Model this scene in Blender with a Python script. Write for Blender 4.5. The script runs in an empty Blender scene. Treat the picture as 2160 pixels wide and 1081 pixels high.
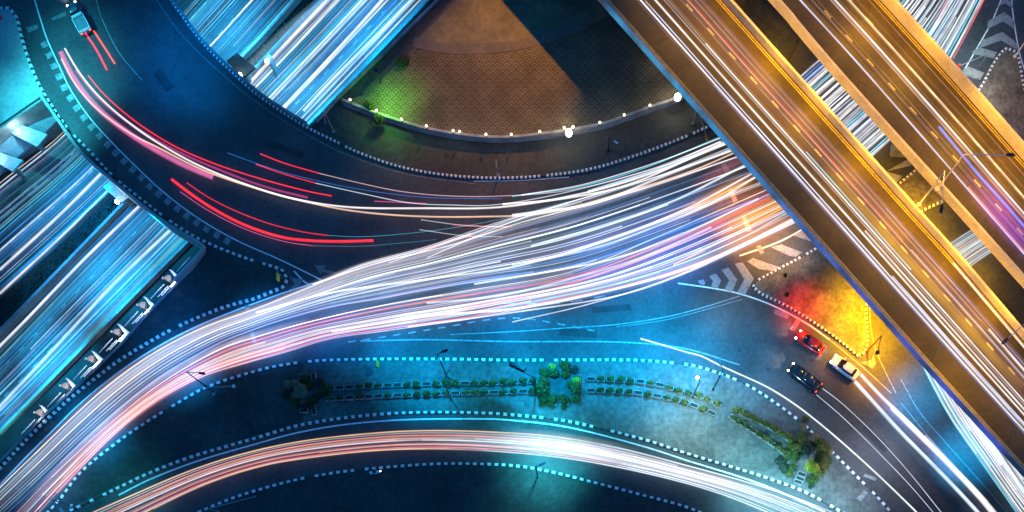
import bpy, bmesh, math, random
from mathutils import Vector, Matrix
from mathutils.geometry import tessellate_polygon
random.seed(7)
C = bpy.context.scene
COL = C.collection
# ------------------------------------------------------------------ camera
H = 120.0; S = 0.07                       # camera height, metres per photo pixel on the ground
NX, NY = 1200.0, 1400.0                   # photo pixel straight below the camera
CX, CY = (NX-1080)*S, (540.5-NY)*S
cam = bpy.data.objects.new('camera', bpy.data.cameras.new('camera')); COL.objects.link(cam); C.camera = cam
cam.location = (CX, CY, H); cam.rotation_euler = (0, 0, 0)
cam.data.sensor_width = 36; cam.data.lens = 18*H/(1080*S)
cam.data.shift_x = -CX/(2160*S); cam.data.shift_y = -CY/(2160*S)
cam.data.clip_end = 2000; cam.data.clip_start = 1
# ------------------------------------------------------------------ world, exposure
w = bpy.data.worlds.new('World'); C.world = w; w.use_nodes = True
nt = w.node_tree; bg = nt.nodes['Background']
sky = nt.nodes.new('ShaderNodeTexSky'); sky.sky_type = 'NISHITA'; sky.sun_disc = False
sky.sun_elevation = math.radians(4); sky.sun_rotation = math.radians(200)
mixn = nt.nodes.new('ShaderNodeMixRGB'); mixn.inputs[0].default_value = 1.0
nt.links.new(sky.outputs[0], mixn.inputs[1]); mixn.inputs[2].default_value = (0.12, 2.1, 6.3, 1)
nt.links.new(mixn.outputs[0], bg.inputs[0]); bg.inputs[1].default_value = 0.10
C.view_settings.view_transform = 'Standard'; C.view_settings.look = 'None'
C.view_settings.exposure = 0.0; C.view_settings.gamma = 1.0
C.render.engine = 'CYCLES'
C.cycles.transparent_max_bounces = 96; C.cycles.max_bounces = 5
C.cycles.sample_clamp_indirect = 4

def P(px, py, z=0.0):                     # photo pixel at height z -> world point
    gx, gy = (px-1080)*S, (540.5-py)*S
    k = (H-z)/H
    return Vector((CX+(gx-CX)*k, CY+(gy-CY)*k, z))

# ------------------------------------------------------------------ lamps
SODIUM = (1.0, 0.47, 0.0); CYAN = (0.0, 0.46, 1.0); TEAL = (0.05, 0.80, 1.0); BLUE = (0.0, 0.24, 1.0)
def lamp(name, px, py, z, col, power, size=0.25, spot=None, target=None, par=None):
    d = bpy.data.lights.new(name, 'SPOT' if spot else 'POINT')
    d.color = col; d.energy = power; d.shadow_soft_size = size
    if spot: d.spot_size = math.radians(spot); d.spot_blend = 0.7
    o = bpy.data.objects.new(name, d); COL.objects.link(o); o.location = P(px, py, z)
    if spot:
        t = target if target is not None else Vector((o.location.x, o.location.y, -10))
        o.rotation_euler = (t-o.location).to_track_quat('-Z', 'Y').to_euler()
    return o
ADDED_LIGHTS = [  # lights without fixtures, added to make the pools of coloured light
 # px, py, z, colour, watts, spot angle
 (1390,655,13,CYAN,60000,100),(1130,690,13,CYAN,40000,92),(870,705,12,CYAN,28000,88),(1560,700,12,CYAN,20000,100),
 (1150,925,8,TEAL,15000,110),(1490,840,9,(.42,.85,.88),13000,115),(1000,800,9,(.05,.8,.85),2600,110),(1320,830,9,(.1,.8,.85),2500,110),
 (1640,990,8,(.25,.8,.95),14000,120),(1740,1075,7,(.3,.8,1),11000,125),
 (1440,450,8,BLUE,13000,110),(1600,400,7,(1,.3,.06),14000,100),(1290,480,8,BLUE,9000,110),(1650,465,7,(1,.45,.05),7000,100),
 (1865,640,6.5,(1,.50,.0),27000,130),(1895,735,6,(1,.42,.02),8500,120),(1720,628,4.5,(1,.03,.0),4800,115),(1790,735,4,(1,.2,.08),700,120),
 (1960,880,8,(.45,.6,.9),4500,120),(2090,930,7,CYAN,12000,90),(1980,800,7,CYAN,9000,90),
 (1700,770,9,(.35,.6,.9),4500,110),(1830,980,8,(.5,.62,.8),6500,120),
 (5,140,9,TEAL,14000,105),(270,10,9,(.0,.25,1),5000,120),(0,330,3,CYAN,1500,130),(70,20,9,TEAL,7000,110),
 (350,60,8,(.0,.3,1),3200,120),(280,600,8,(.01,.22,1),3000,120),(640,640,7,BLUE,5200,100),
 (520,650,7,(.0,.3,1),7500,100),(760,640,8,(.0,.36,1),9000,110),(1050,590,8,(.0,.36,1),9000,110),(330,735,7,(.0,.35,1),9000,100),(130,880,7,(.0,.4,1),9000,100),(30,1000,7,(.1,.5,1),5000,100),
 (590,110,2,(.03,.5,1),10000,130),(760,-10,2,(.0,.42,1),20000,130),(440,-10,2,(.03,.5,1),20000,130),
 (640,190,2,(.0,.45,1),13000,120),
 (150,370,2,(.0,.32,1),14000,120),(190,560,2,(.0,.45,1),24000,92),(50,720,2,(.0,.45,1),24000,92),(300,460,2,(.0,.5,1),9000,92),(350,592,.6,(.75,.85,1),420,175),(295,650,.6,(.75,.85,1),420,175),(240,706,.6,(.75,.85,1),420,175),(185,763,.6,(.75,.85,1),420,175),(130,820,.6,(.8,.85,1),420,175),(75,877,.6,(.8,.85,1),420,175),
 (60,500,2,(.03,.4,1),7000,120),(-40,860,2,(.03,.5,1),8000,120),
 (180,1000,8,(.05,.7,.8),3000,110),
 (2060,20,8,(.3,.8,.9),3500,120),(2070,160,7,(.8,.75,.7),5500,120),(1960,40,6,CYAN,3500,110),(2130,300,5,(.7,.65,.55),3500,110),
 (1150,1020,6,(.1,.8,.85),900,120),(1100,1060,7,(.1,.5,.6),1800,120),
 (1560,580,8,(.5,.75,.9),2800,100),(1690,470,6,(.6,.7,.9),2500,110),(1770,240,6,(.6,.5,.9),3500,120),
 (1770,20,21,SODIUM,4600,105),(1890,160,21,SODIUM,4600,105),(2020,300,21,SODIUM,4400,105),(1640,110,19,SODIUM,2000,80),(1820,360,21,SODIUM,1700,90),(1970,540,21,SODIUM,1700,90),(2120,720,21,SODIUM,1700,90),(2085,215,14,SODIUM,3800,178),(1960,75,14,SODIUM,3800,178),(2180,325,14,SODIUM,2400,178),(1870,-30,14,SODIUM,3800,178),  # sodium lights added above the decks
 (1640,90,13,SODIUM,3000,178),(1725,190,13,SODIUM,3000,178),(1830,310,13,SODIUM,3000,178),(1925,415,13,SODIUM,3000,178),(2030,530,13,SODIUM,3000,178),(2120,640,13,SODIUM,3000,178),
 (1650,60,6,(1,.45,.02),2500,120),(1950,450,5,(1,.5,.02),11000,140),(2060,570,5,(1,.5,.02),7000,140),(1850,340,5,(1,.5,.02),3000,130),
]
for i, (px, py, z, c, pw, sp) in enumerate(ADDED_LIGHTS):
    lamp('lamp_or_added_light', px, py, z, c, pw, 0.4, sp)

for ex, ey, c in ((1320,50,(0,.5,1)),(1390,130,(0,.5,1)),(1455,205,(0,.5,1)),(1530,288,(0,.45,1)),(1600,367,(.02,.4,1)),(1675,451,(.08,.3,1)),(1750,536,(.1,.25,1)),(1830,626,(.14,.2,1)),(1915,722,(.12,.15,1)),(2000,818,(.1,.12,1)),(2090,918,(.1,.12,1))):
    lamp('added_fascia_light', ex-70, ey+62, 4.5, c, 2600, .4, 80, P(ex, ey, 9.6))      # added blue lights without fixtures, to colour the flyover's outer face

# ------------------------------------------------------------------ materials
def nodes(name):
    m = bpy.data.materials.new(name); m.use_nodes = True
    return m, m.node_tree, m.node_tree.nodes['Principled BSDF']
def surf(name, col, col2=None, rough=0.75, scale=0.25, fine=4.0, bump=0.15, spec=0.4, metal=0.0, grid=None, amount=0.5):
    """a surface with large soft stains, fine grain and (optionally) a paving grid"""
    m, nt, b = nodes(name); L = nt.links.new
    col2 = col2 or tuple(c*0.55 for c in col)
    tc = nt.nodes.new('ShaderNodeTexCoord')
    n1 = nt.nodes.new('ShaderNodeTexNoise'); n1.inputs['Scale'].default_value = scale; n1.inputs['Detail'].default_value = 6; n1.inputs['Roughness'].default_value = 0.65
    n2 = nt.nodes.new('ShaderNodeTexNoise'); n2.inputs['Scale'].default_value = fine; n2.inputs['Detail'].default_value = 5
    L(tc.outputs['Object'], n1.inputs['Vector']); L(tc.outputs['Object'], n2.inputs['Vector'])
    r1 = nt.nodes.new('ShaderNodeValToRGB'); r1.color_ramp.elements[0].position = 0.35; r1.color_ramp.elements[1].position = 0.68
    r1.color_ramp.elements[0].color = (*col2, 1); r1.color_ramp.elements[1].color = (*col, 1)
    L(n1.outputs['Fac'], r1.inputs['Fac'])
    mx = nt.nodes.new('ShaderNodeMixRGB'); mx.blend_type = 'MULTIPLY'; mx.inputs[0].default_value = amount
    r2 = nt.nodes.new('ShaderNodeValToRGB'); r2.color_ramp.elements[0].position = 0.3; r2.color_ramp.elements[1].position = 0.65
    r2.color_ramp.elements[0].color = (0.35, 0.35, 0.35, 1); L(n2.outputs['Fac'], r2.inputs['Fac'])
    L(r1.outputs[0], mx.inputs[1]); L(r2.outputs[0], mx.inputs[2])
    out = mx.outputs[0]
    if grid:
        br = nt.nodes.new('ShaderNodeTexBrick'); br.offset = 0.5 if grid < 0 else 0.0
        br.inputs['Scale'].default_value = 1.0; br.inputs['Brick Width'].default_value = abs(grid); br.inputs['Row Height'].default_value = abs(grid)
        br.inputs['Mortar Size'].default_value = 0.05; br.inputs['Mortar Smooth'].default_value = 0.3
        br.inputs['Color1'].default_value = (1, 1, 1, 1); br.inputs['Color2'].default_value = (.82, .82, .82, 1); br.inputs['Mortar'].default_value = (.8, .8, .8, 1)
        L(tc.outputs['Object'], br.inputs['Vector'])
        m2 = nt.nodes.new('ShaderNodeMixRGB'); m2.blend_type = 'MULTIPLY'; m2.inputs[0].default_value = 1
        L(out, m2.inputs[1]); L(br.outputs['Color'], m2.inputs[2]); out = m2.outputs[0]
    L(out, b.inputs['Base Color'])
    b.inputs['Roughness'].default_value = rough; b.inputs['Metallic'].default_value = metal
    b.inputs['Specular IOR Level'].default_value = spec
    if bump:
        bp = nt.nodes.new('ShaderNodeBump'); bp.inputs['Strength'].default_value = bump; bp.inputs['Distance'].default_value = 0.05
        L(n2.outputs['Fac'], bp.inputs['Height']); L(bp.outputs[0], b.inputs['Normal'])
    return m
def paint(name, col, wear=0.45, rough=0.6):
    """road paint, worn through to the asphalt in patches"""
    m, nt, b = nodes(name); L = nt.links.new
    tc = nt.nodes.new('ShaderNodeTexCoord')
    n = nt.nodes.new('ShaderNodeTexNoise'); n.inputs['Scale'].default_value = 2.2; n.inputs['Detail'].default_value = 7; n.inputs['Roughness'].default_value = 0.7
    L(tc.outputs['Object'], n.inputs['Vector'])
    r = nt.nodes.new('ShaderNodeValToRGB'); r.color_ramp.elements[0].position = wear-0.12; r.color_ramp.elements[1].position = wear+0.08
    r.color_ramp.elements[0].color = (*[c*0.3 for c in col], 1); r.color_ramp.elements[1].color = (*col, 1)
    L(n.outputs['Fac'], r.inputs['Fac']); L(r.outputs[0], b.inputs['Base Color']); b.inputs['Roughness'].default_value = rough
    return m
def flat(name, col, rough=0.5, metal=0.0, emit=None, est=0.0, coat=0.0):
    m, nt, b = nodes(name)
    n = nt.nodes.new('ShaderNodeTexNoise'); n.inputs['Scale'].default_value = 9
    tc = nt.nodes.new('ShaderNodeTexCoord'); nt.links.new(tc.outputs['Object'], n.inputs['Vector'])
    r = nt.nodes.new('ShaderNodeValToRGB'); r.color_ramp.elements[0].color = (*[c*0.75 for c in col], 1); r.color_ramp.elements[1].color = (*col, 1)
    r.color_ramp.elements[0].position = .3; r.color_ramp.elements[1].position = .6
    nt.links.new(n.outputs['Fac'], r.inputs['Fac']); nt.links.new(r.outputs[0], b.inputs['Base Color'])
    b.inputs['Roughness'].default_value = rough; b.inputs['Metallic'].default_value = metal
    b.inputs['Coat Weight'].default_value = coat
    if emit: b.inputs['Emission Color'].default_value = (*emit, 1); b.inputs['Emission Strength'].default_value = est
    return m
M = {}
M['asphalt'] = surf('asphalt', (.080, .080, .083), (.040, .040, .043), scale=.13, fine=1.8, amount=.5, rough=.6, spec=.3)
M['deck'] = surf('deck_asphalt', (.080, .052, .012), (.032, .021, .006), scale=.15, fine=2.5, rough=.65)  # brown-gold of the sodium light is mixed into the asphalt colour
M['trench'] = surf('underpass_asphalt', (.10, .10, .10), (.05, .05, .05), scale=.12, fine=3)
M['soil'] = surf('dark_soil', (.028, .035, .03), (.012, .016, .014), scale=.3, fine=3, bump=.5, rough=.95)
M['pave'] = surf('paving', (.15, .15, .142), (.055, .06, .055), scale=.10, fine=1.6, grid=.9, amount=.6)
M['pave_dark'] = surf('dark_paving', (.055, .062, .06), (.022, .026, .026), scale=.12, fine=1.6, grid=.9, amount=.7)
M['concrete_light'] = surf('pale_concrete', (.36, .37, .36), (.22, .24, .24), scale=.2, fine=2, amount=.35)
M['parapet'] = surf('sodium_tinted_parapet', (.56, .50, .38), (.40, .35, .26), scale=.4, fine=3, amount=.3)  # golden sodium light is tinted into this base colour
M['concrete'] = surf('concrete', (.3, .3, .29), (.16, .16, .16), scale=.5, fine=5, amount=.4)
M['dirt'] = surf('bare_earth', (.22, .19, .15), (.08, .075, .06), scale=.35, fine=2.2, bump=.5, amount=.75, rough=.9)
M['white_paint'] = paint('white_paint', (.7, .7, .7), .40)
M['faint_paint'] = paint('faded_white_paint', (.24, .24, .24), .46)
M['planter'] = surf('planter_concrete', (.42, .42, .42), (.25, .25, .25), scale=1.5, fine=6)
M['yellow_paint'] = paint('yellow_paint', (.36, .28, .06), .42)
M['kerb_white'] = surf('kerb_white', (.82, .82, .82), (.55, .55, .55), scale=1.2, fine=6, amount=.3)
M['kerb_black'] = flat('kerb_black', (.03, .03, .03), .7)
M['metal'] = flat('grey_metal', (.35, .36, .37), .45, .6)
M['dark_metal'] = flat('dark_metal', (.02, .02, .022), .5, .3)
M['white_metal'] = flat('white_metal', (.75, .75, .75), .5)
M['orange_metal'] = flat('galvanised_metal', (.6, .55, .5), .4, .2)
M['tan'] = surf('tan_stone', (.5, .36, .27), (.38, .28, .22), scale=1, fine=5, amount=.3)
M['panel'] = surf('pale_wall_panel', (.34, .38, .42), (.20, .24, .28), scale=.4, fine=3, grid=1.6, amount=.35)
M['glass'] = flat('dark_glass', (.008, .01, .014), .06)
M['rubber'] = flat('rubber', (.015, .015, .015), .8)
M['red_car'] = flat('red_car_paint', (.62, .01, .01), .25, .1, coat=.6)
M['white_car'] = flat('white_car_paint', (.8, .76, .7), .3, .0, coat=.6)
M['black_car'] = flat('black_car_paint', (.006, .012, .016), .2, .1, coat=.8)
M['teal_car'] = flat('grey_truck_paint', (.10, .14, .17), .25, .3, coat=.6)
M['headlight'] = flat('headlight_lens', (.9, .9, .9), .2, 0, (1, .97, .92), 5)
M['taillight'] = flat('taillight_lens', (.6, .02, .02), .2, 0, (1, .06, .04), 5)
M['lamp_white'] = flat('lit_white_lamp', (.9, .9, .9), .3, 0, (1, .93, .78), 9)
M['lamp_warm'] = flat('lit_warm_lamp', (.9, .8, .6), .3, 0, (1, .8, .5), 2.5)
M['lamp_blue'] = flat('lit_blue_lamp', (.9, .9, .9), .3, 0, (.75, .95, 1), 9)
M['lamp_green'] = flat('lit_green_lamp', (.2, .9, .3), .3, 0, (.3, 1, .25), 4)
M['sign_green'] = flat('yellow_green_sign', (.45, .6, .03), .5)
M['sign_red'] = flat('red_sign', (.7, .02, .03), .5)
M['signal_red'] = flat('lit_red_signal', (.7, .02, .03), .5, 0, (1, .1, .05), 3)
M['orange'] = flat('orange_plastic', (.8, .25, .03), .5)
M['bark'] = surf('bark', (.09, .06, .04), scale=3, fine=12)
def leafmat(name, a, b_):
    m, nt, b = nodes(name); L = nt.links.new
    oi = nt.nodes.new('ShaderNodeNewGeometry')
    r = nt.nodes.new('ShaderNodeValToRGB'); r.color_ramp.elements[0].color = (*a, 1); r.color_ramp.elements[1].color = (*b_, 1)
    L(oi.outputs['Random Per Island'], r.inputs['Fac']); L(r.outputs[0], b.inputs['Base Color'])
    b.inputs['Roughness'].default_value = .6; b.inputs['Specular IOR Level'].default_value = .25
    return m
M['leaf'] = leafmat('shrub_leaves', (.012, .03, .006), (.06, .085, .012))
M['leaf_olive'] = leafmat('olive_leaves', (.025, .032, .008), (.14, .13, .02))
M['leaf_yellow'] = leafmat('yellow_green_leaves', (.16, .17, .01), (.55, .52, .04))
M['leaf_brown'] = leafmat('brown_leaves', (.09, .06, .035), (.30, .20, .12))
M['leaf_dark'] = leafmat('dark_hedge_leaves', (.006, .014, .01), (.03, .05, .03))
def scale_paving():
    """fish-scale (fan) pattern paving"""
    m, nt, b = nodes('fan_paving'); L = nt.links.new
    def math_(op, a, b2=None):
        n = nt.nodes.new('ShaderNodeMath'); n.operation = op
        for i, v in enumerate((a, b2)):
            if v is None: continue
            if isinstance(v, (int, float)): n.inputs[i].default_value = v
            else: L(v, n.inputs[i])
        return n.outputs[0]
    tc = nt.nodes.new('ShaderNodeTexCoord'); sp = nt.nodes.new('ShaderNodeSeparateXYZ'); L(tc.outputs['Object'], sp.inputs[0])
    u = math_('DIVIDE', sp.outputs[0], 1.35); v = math_('DIVIDE', sp.outputs[1], .62)
    def ring(k):                                       # the fan whose centre lies k rows below
        row = math_('SUBTRACT', math_('FLOOR', v), k)
        off = math_('MULTIPLY', math_('FLOORED_MODULO', row, 2.0), .5)
        fu = math_('SUBTRACT', math_('FRACT', math_('ADD', u, off)), .5)
        fv = math_('MULTIPLY', math_('SUBTRACT', v, row), .46)
        return math_('SQRT', math_('ADD', math_('MULTIPLY', fu, fu), math_('MULTIPLY', fv, fv)))
    d0 = ring(0.0); d1 = ring(1.0)
    inside = math_('LESS_THAN', d0, .5)
    d = math_('ADD', math_('MULTIPLY', d0, inside), math_('MULTIPLY', d1, math_('SUBTRACT', 1.0, inside)))
    s = math_('ADD', math_('MULTIPLY', math_('SINE', math_('MULTIPLY', d, 25.0)), .5), .5)
    mx = nt.nodes.new('ShaderNodeMixRGB'); mx.inputs[1].default_value = (.035, .030, .020, 1); mx.inputs[2].default_value = (.15, .125, .075, 1); L(s, mx.inputs[0])
    n = nt.nodes.new('ShaderNodeTexNoise'); n.inputs['Scale'].default_value = .35; n.inputs['Detail'].default_value = 7; L(tc.outputs['Object'], n.inputs['Vector'])
    r = nt.nodes.new('ShaderNodeValToRGB'); r.color_ramp.elements[0].position = .35; r.color_ramp.elements[1].position = .65; r.color_ramp.elements[0].color = (.55, .55, .55, 1)
    L(n.outputs['Fac'], r.inputs['Fac'])
    m2 = nt.nodes.new('ShaderNodeMixRGB'); m2.blend_type = 'MULTIPLY'; m2.inputs[0].default_value = 1; L(mx.outputs[0], m2.inputs[1]); L(r.outputs[0], m2.inputs[2])
    L(m2.outputs[0], b.inputs['Base Color']); b.inputs['Roughness'].default_value = .8
    return m
M['fans'] = scale_paving()
def trail_mat():
    m = bpy.data.materials.new('moving_light'); m.use_nodes = True; nt = m.node_tree; nt.nodes.clear(); L = nt.links.new
    at = nt.nodes.new('ShaderNodeAttribute'); at.attribute_name = 'glow'
    em = nt.nodes.new('ShaderNodeEmission'); tr = nt.nodes.new('ShaderNodeBsdfTransparent'); ad = nt.nodes.new('ShaderNodeAddShader')
    o = nt.nodes.new('ShaderNodeOutputMaterial')
    L(at.outputs['Color'], em.inputs['Color']); em.inputs['Strength'].default_value = 1
    L(em.outputs[0], ad.inputs[0]); L(tr.outputs[0], ad.inputs[1]); L(ad.outputs[0], o.inputs['Surface'])
    m.cycles.emission_sampling = 'NONE'
    return m
M['trail'] = trail_mat()

# ------------------------------------------------------------------ object helpers
def link(name, bm, mat, par=None):
    me = bpy.data.meshes.new(name); bm.to_mesh(me); bm.free()
    for m in (mat if isinstance(mat, (list, tuple)) else [mat]): me.materials.append(m)
    o = bpy.data.objects.new(name, me); COL.objects.link(o)
    if par: o.parent = par
    return o
def tag(o, label, cat, group=None, kind=None):
    o['label'] = label; o['category'] = cat
    if group: o['group'] = group
    if kind: o['kind'] = kind
    return o
def struct(o): o['kind'] = 'structure'; return o
def thing(name, label, cat, loc=(0, 0, 0), rz=0.0, group=None):
    o = bpy.data.objects.new(name, None); COL.objects.link(o); o.location = loc; o.rotation_euler = (0, 0, rz); o.empty_display_size = .3
    return tag(o, label, cat, group)
def dup(root, loc=None, rz=None, label=None, group=None, scale=None):
    r = root.copy(); COL.objects.link(r)
    if loc is not None: r.location = loc
    if rz is not None: r.rotation_euler = (0, 0, rz)
    if label: r['label'] = label
    if group: r['group'] = group
    if scale: r.scale = scale
    for ch in list(root.children):
        c = ch.copy(); COL.objects.link(c); c.parent = r
        for g in list(ch.children):
            d = g.copy(); COL.objects.link(d); d.parent = c
    return r
def box(bm, c, s, rz=0.0, bev=0.0):
    r = bmesh.ops.create_cube(bm, size=1)
    mt = Matrix.Translation(c) @ Matrix.Rotation(rz, 4, 'Z') @ Matrix.Diagonal((*s, 1))
    bmesh.ops.transform(bm, matrix=mt, verts=r['verts'])
    if bev:
        ed = list({e for v in r['verts'] for e in v.link_edges})
        bmesh.ops.bevel(bm, geom=ed, offset=bev, segments=2, affect='EDGES', profile=.5)
    return bm
def tube(bm, a, b, r0, r1=None, n=8):
    a, b = Vector(a), Vector(b); r1 = r0 if r1 is None else r1; d = b-a
    q = d.to_track_quat('Z', 'Y').to_matrix().to_4x4()
    bmesh.ops.create_cone(bm, cap_ends=True, segments=n, radius1=r0, radius2=r1, depth=d.length, matrix=Matrix.Translation((a+b)/2) @ q)
    return bm
def ball(bm, c, r, sc=(1, 1, 1), sub=2):
    bmesh.ops.create_icosphere(bm, subdivisions=sub, radius=r, matrix=Matrix.Translation(c) @ Matrix.Diagonal((*sc, 1)))
    return bm
def NB(): return bmesh.new()
def catmull(pts, step=12.0):
    pts = [Vector((*p, 0)) if len(p) == 2 else Vector(p) for p in pts]
    if len(pts) == 2:
        n = max(1, int((pts[1]-pts[0]).length/step)); return [pts[0].lerp(pts[1], i/n) for i in range(n+1)]
    e = [pts[0]*2-pts[1]] + pts + [pts[-1]*2-pts[-2]]
    out = []
    for i in range(1, len(e)-2):
        p0, p1, p2, p3 = e[i-1:i+3]
        n = max(1, int((p2-p1).length/step))
        for k in range(n):
            t = k/n
            out.append(.5*((2*p1)+(p2-p0)*t+(2*p0-5*p1+4*p2-p3)*t*t+(3*p1-p0-3*p2+p3)*t**3))
    out.append(pts[-1]); return out
def resample(pts, n):
    d = [0]
    for a, b in zip(pts, pts[1:]): d.append(d[-1]+(b-a).length)
    out = []; j = 0
    for i in range(n):
        t = d[-1]*i/(n-1)
        while j < len(pts)-2 and d[j+1] < t: j += 1
        s = (t-d[j])/max(1e-9, d[j+1]-d[j]); out.append(pts[j].lerp(pts[j+1], min(1, max(0, s))))
    return out
def wpath(px, z=0.0, smooth=True, step=12.0):
    p = catmull(px, step) if smooth else [Vector((*q, 0)) for q in px]
    return [P(v.x, v.y, z) for v in p]
def sides(path):
    out = []
    for i, p in enumerate(path):
        d = (path[min(i+1, len(path)-1)]-path[max(i-1, 0)]); d.z = 0
        d.normalize(); out.append(Vector((-d.y, d.x, 0)))
    return out
def poly(name, pts, z, mat, thick=0.0):
    """flat polygon from world points, with skirts down by thick"""
    bm = NB(); ps = [Vector((p.x, p.y, z)) for p in pts]
    tr = tessellate_polygon([ps]); vs = [bm.verts.new(p) for p in ps]
    for t in tr:
        try: bm.faces.new([vs[i] for i in t])
        except ValueError: pass
    if thick:
        lo = [bm.verts.new((p.x, p.y, z-thick)) for p in ps]
        for i in range(len(ps)):
            j = (i+1) % len(ps)
            bm.faces.new((vs[i], vs[j], lo[j], lo[i]))
    for f in bm.faces:
        if abs(f.normal.z) > .5 and f.normal.z < 0: f.normal_flip()
    bmesh.ops.recalc_face_normals(bm, faces=bm.faces) if thick else None
    return link(name, bm, mat)
def stripe(bm, path, wd, z, idx=0):
    s = sides(path); prev = None
    for p, n in zip(path, s):
        a = bm.verts.new((p.x-n.x*wd/2, p.y-n.y*wd/2, z)); b = bm.verts.new((p.x+n.x*wd/2, p.y+n.y*wd/2, z))
        if prev: f = bm.faces.new((prev[0], a, b, prev[1])); f.material_index = idx
        prev = (a, b)
def wall(bm, path, th, z0, z1, off=0.0):
    """upright wall with thickness following a world path"""
    s = sides(path); prev = None
    for i, (p, n) in enumerate(zip(path, s)):
        a = p+n*(off-th/2); b = p+n*(off+th/2)
        q = [bm.verts.new((a.x, a.y, z0)), bm.verts.new((a.x, a.y, z1)), bm.verts.new((b.x, b.y, z1)), bm.verts.new((b.x, b.y, z0))]
        if prev:
            for k in range(4): bm.faces.new((prev[k], q[k], q[(k+1) % 4], prev[(k+1) % 4]))
        else: bm.faces.new(q)
        prev = q
    bm.faces.new(prev[::-1])
    bmesh.ops.recalc_face_normals(bm, faces=bm.faces)

# ================================================================== the setting
TZ = -6.0                                                       # underpass level
RING_OUT = [(60,120),(78,165),(92,207),(130,262),(180,330),(240,385),(300,435),(360,480),(425,518)]
T2 = [(v.x, v.y) for v in catmull(RING_OUT[2:])] + [(434,530),(413,560),(327,647),(255,728),(172,808),(100,872),(0,975),(-300,1285),(-900,1920),(-1700,1500),(-900,950),(0,272)]
RING_IN = [(300,-80),(345,-20),(378,20),(432,92),(502,160),(562,210),(650,266)]
T1 = [(v.x, v.y) for v in catmull(RING_IN)] + [(665,258),(715,205),(925,0),(1140,-200),(1700,-760),(1200,-900),(700,-500)]
def holes_plate():
    bm = NB()
    out = [Vector((-230, -170, 0)), Vector((230, -170, 0)), Vector((230, 170, 0)), Vector((-230, 170, 0))]
    h1 = [P(*p) for p in T1]; h2 = [P(*p) for p in T2]
    # keep both holes inside the sheet
    cl = lambda v: Vector((max(-228, min(228, v.x)), max(-168, min(168, v.y)), 0))
    h1 = [cl(v) for v in h1]; h2 = [cl(v) for v in h2]
    loops = [out, h1, h2]; allv = [v for l in loops for v in l]
    tr = tessellate_polygon(loops); vs = [bm.verts.new(v) for v in allv]
    for t in tr:
        try: bm.faces.new([vs[i] for i in t])
        except ValueError: pass
    for f in bm.faces:
        f.normal_update()
        if f.normal.z < 0: f.normal_flip()
    return link('road', bm, M['asphalt'])
struct(holes_plate())
bm = NB(); bmesh.ops.create_grid(bm, x_segments=1, y_segments=1, size=700, matrix=Matrix.Translation((0, 0, TZ-.25))); struct(link('ground', bm, M['soil']))
def tstrip(name, pa, pb, z, mat):
    a = resample(wpath(pa, z), 40); b = resample(wpath(pb, z), 40); bm = NB(); prev = None
    for u, v in zip(a, b):
        q = (bm.verts.new((u.x, u.y, z)), bm.verts.new((v.x, v.y, z)))
        if prev: bm.faces.new((prev[0], prev[1], q[1], q[0]))
        prev = q
    for f in bm.faces:
        f.normal_update()
        if f.normal.z < 0: f.normal_flip()
    return struct(link(name, bm, mat))
A_L = [(900,-640),(560,-240),(345,10),(135,268),(0,372),(-300,610)]
A_R = [(1100,-520),(625,0),(515,118),(240,397),(0,615),(-300,890)]
B_L = [(1180,-520),(690,0),(540,160),(275,432),(0,715),(-300,1015)]
B_R = [(1390,-520),(907,0),(655,262),(375,535),(60,853),(-240,1150)]
tstrip('underpass_road', A_L, A_R, TZ, M['trench']); tstrip('underpass_road', B_L, B_R, TZ, M['trench'])
# retaining walls of the cutting
def rwall(name, pts, z0, z1, th, label, smooth=False, mat='concrete'):
    bm = NB(); wall(bm, wpath(pts, 0, smooth), th, z0, z1); return tag(link(name, bm, M[mat]), label, 'wall')
rwall('retaining_wall', [(434,532),(413,562),(327,649),(255,730),(172,810),(100,874),(0,977),(-300,1287)], TZ-.3, .35, .3, 'dark concrete retaining wall behind the row of white chevron fins')
rwall('retaining_wall', [(92,212),(0,275),(-400,560)], TZ-.3, .3, .3, 'concrete retaining wall above the pale slanted panels at the left edge')
rwall('retaining_wall', [(668,260),(716,208),(926,3),(1142,-198)], TZ-.3, .5, .4, 'concrete wall between the cut highway and the green-lit corner of the plaza', mat='concrete')
# girders and parapets of the ring bridge
bm = NB(); wall(bm, wpath(RING_OUT[2:], 0), .42, -1.4, 1.0); wall(bm, wpath([(425,518),(434,524),(431,533),(415,552),(372,597)], 0), .36, -1.0, .9)
tag(link('bridge_parapet', bm, M['concrete_light']), 'pale concrete parapet curving along the outer edge of the ring road bridge', 'parapet')
bm = NB(); wall(bm, wpath(RING_IN, 0), .3, -1.4, .7)
tag(link('bridge_parapet', bm, M['concrete']), 'thin dark parapet along the inner edge of the ring road bridge', 'parapet')
struct(poly('bridge_underside', [P(*p) for p in [(92,207),(180,330),(300,435),(425,518),(650,266),(502,160),(378,20),(250,-150)]], -1.35, M['concrete']))
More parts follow.
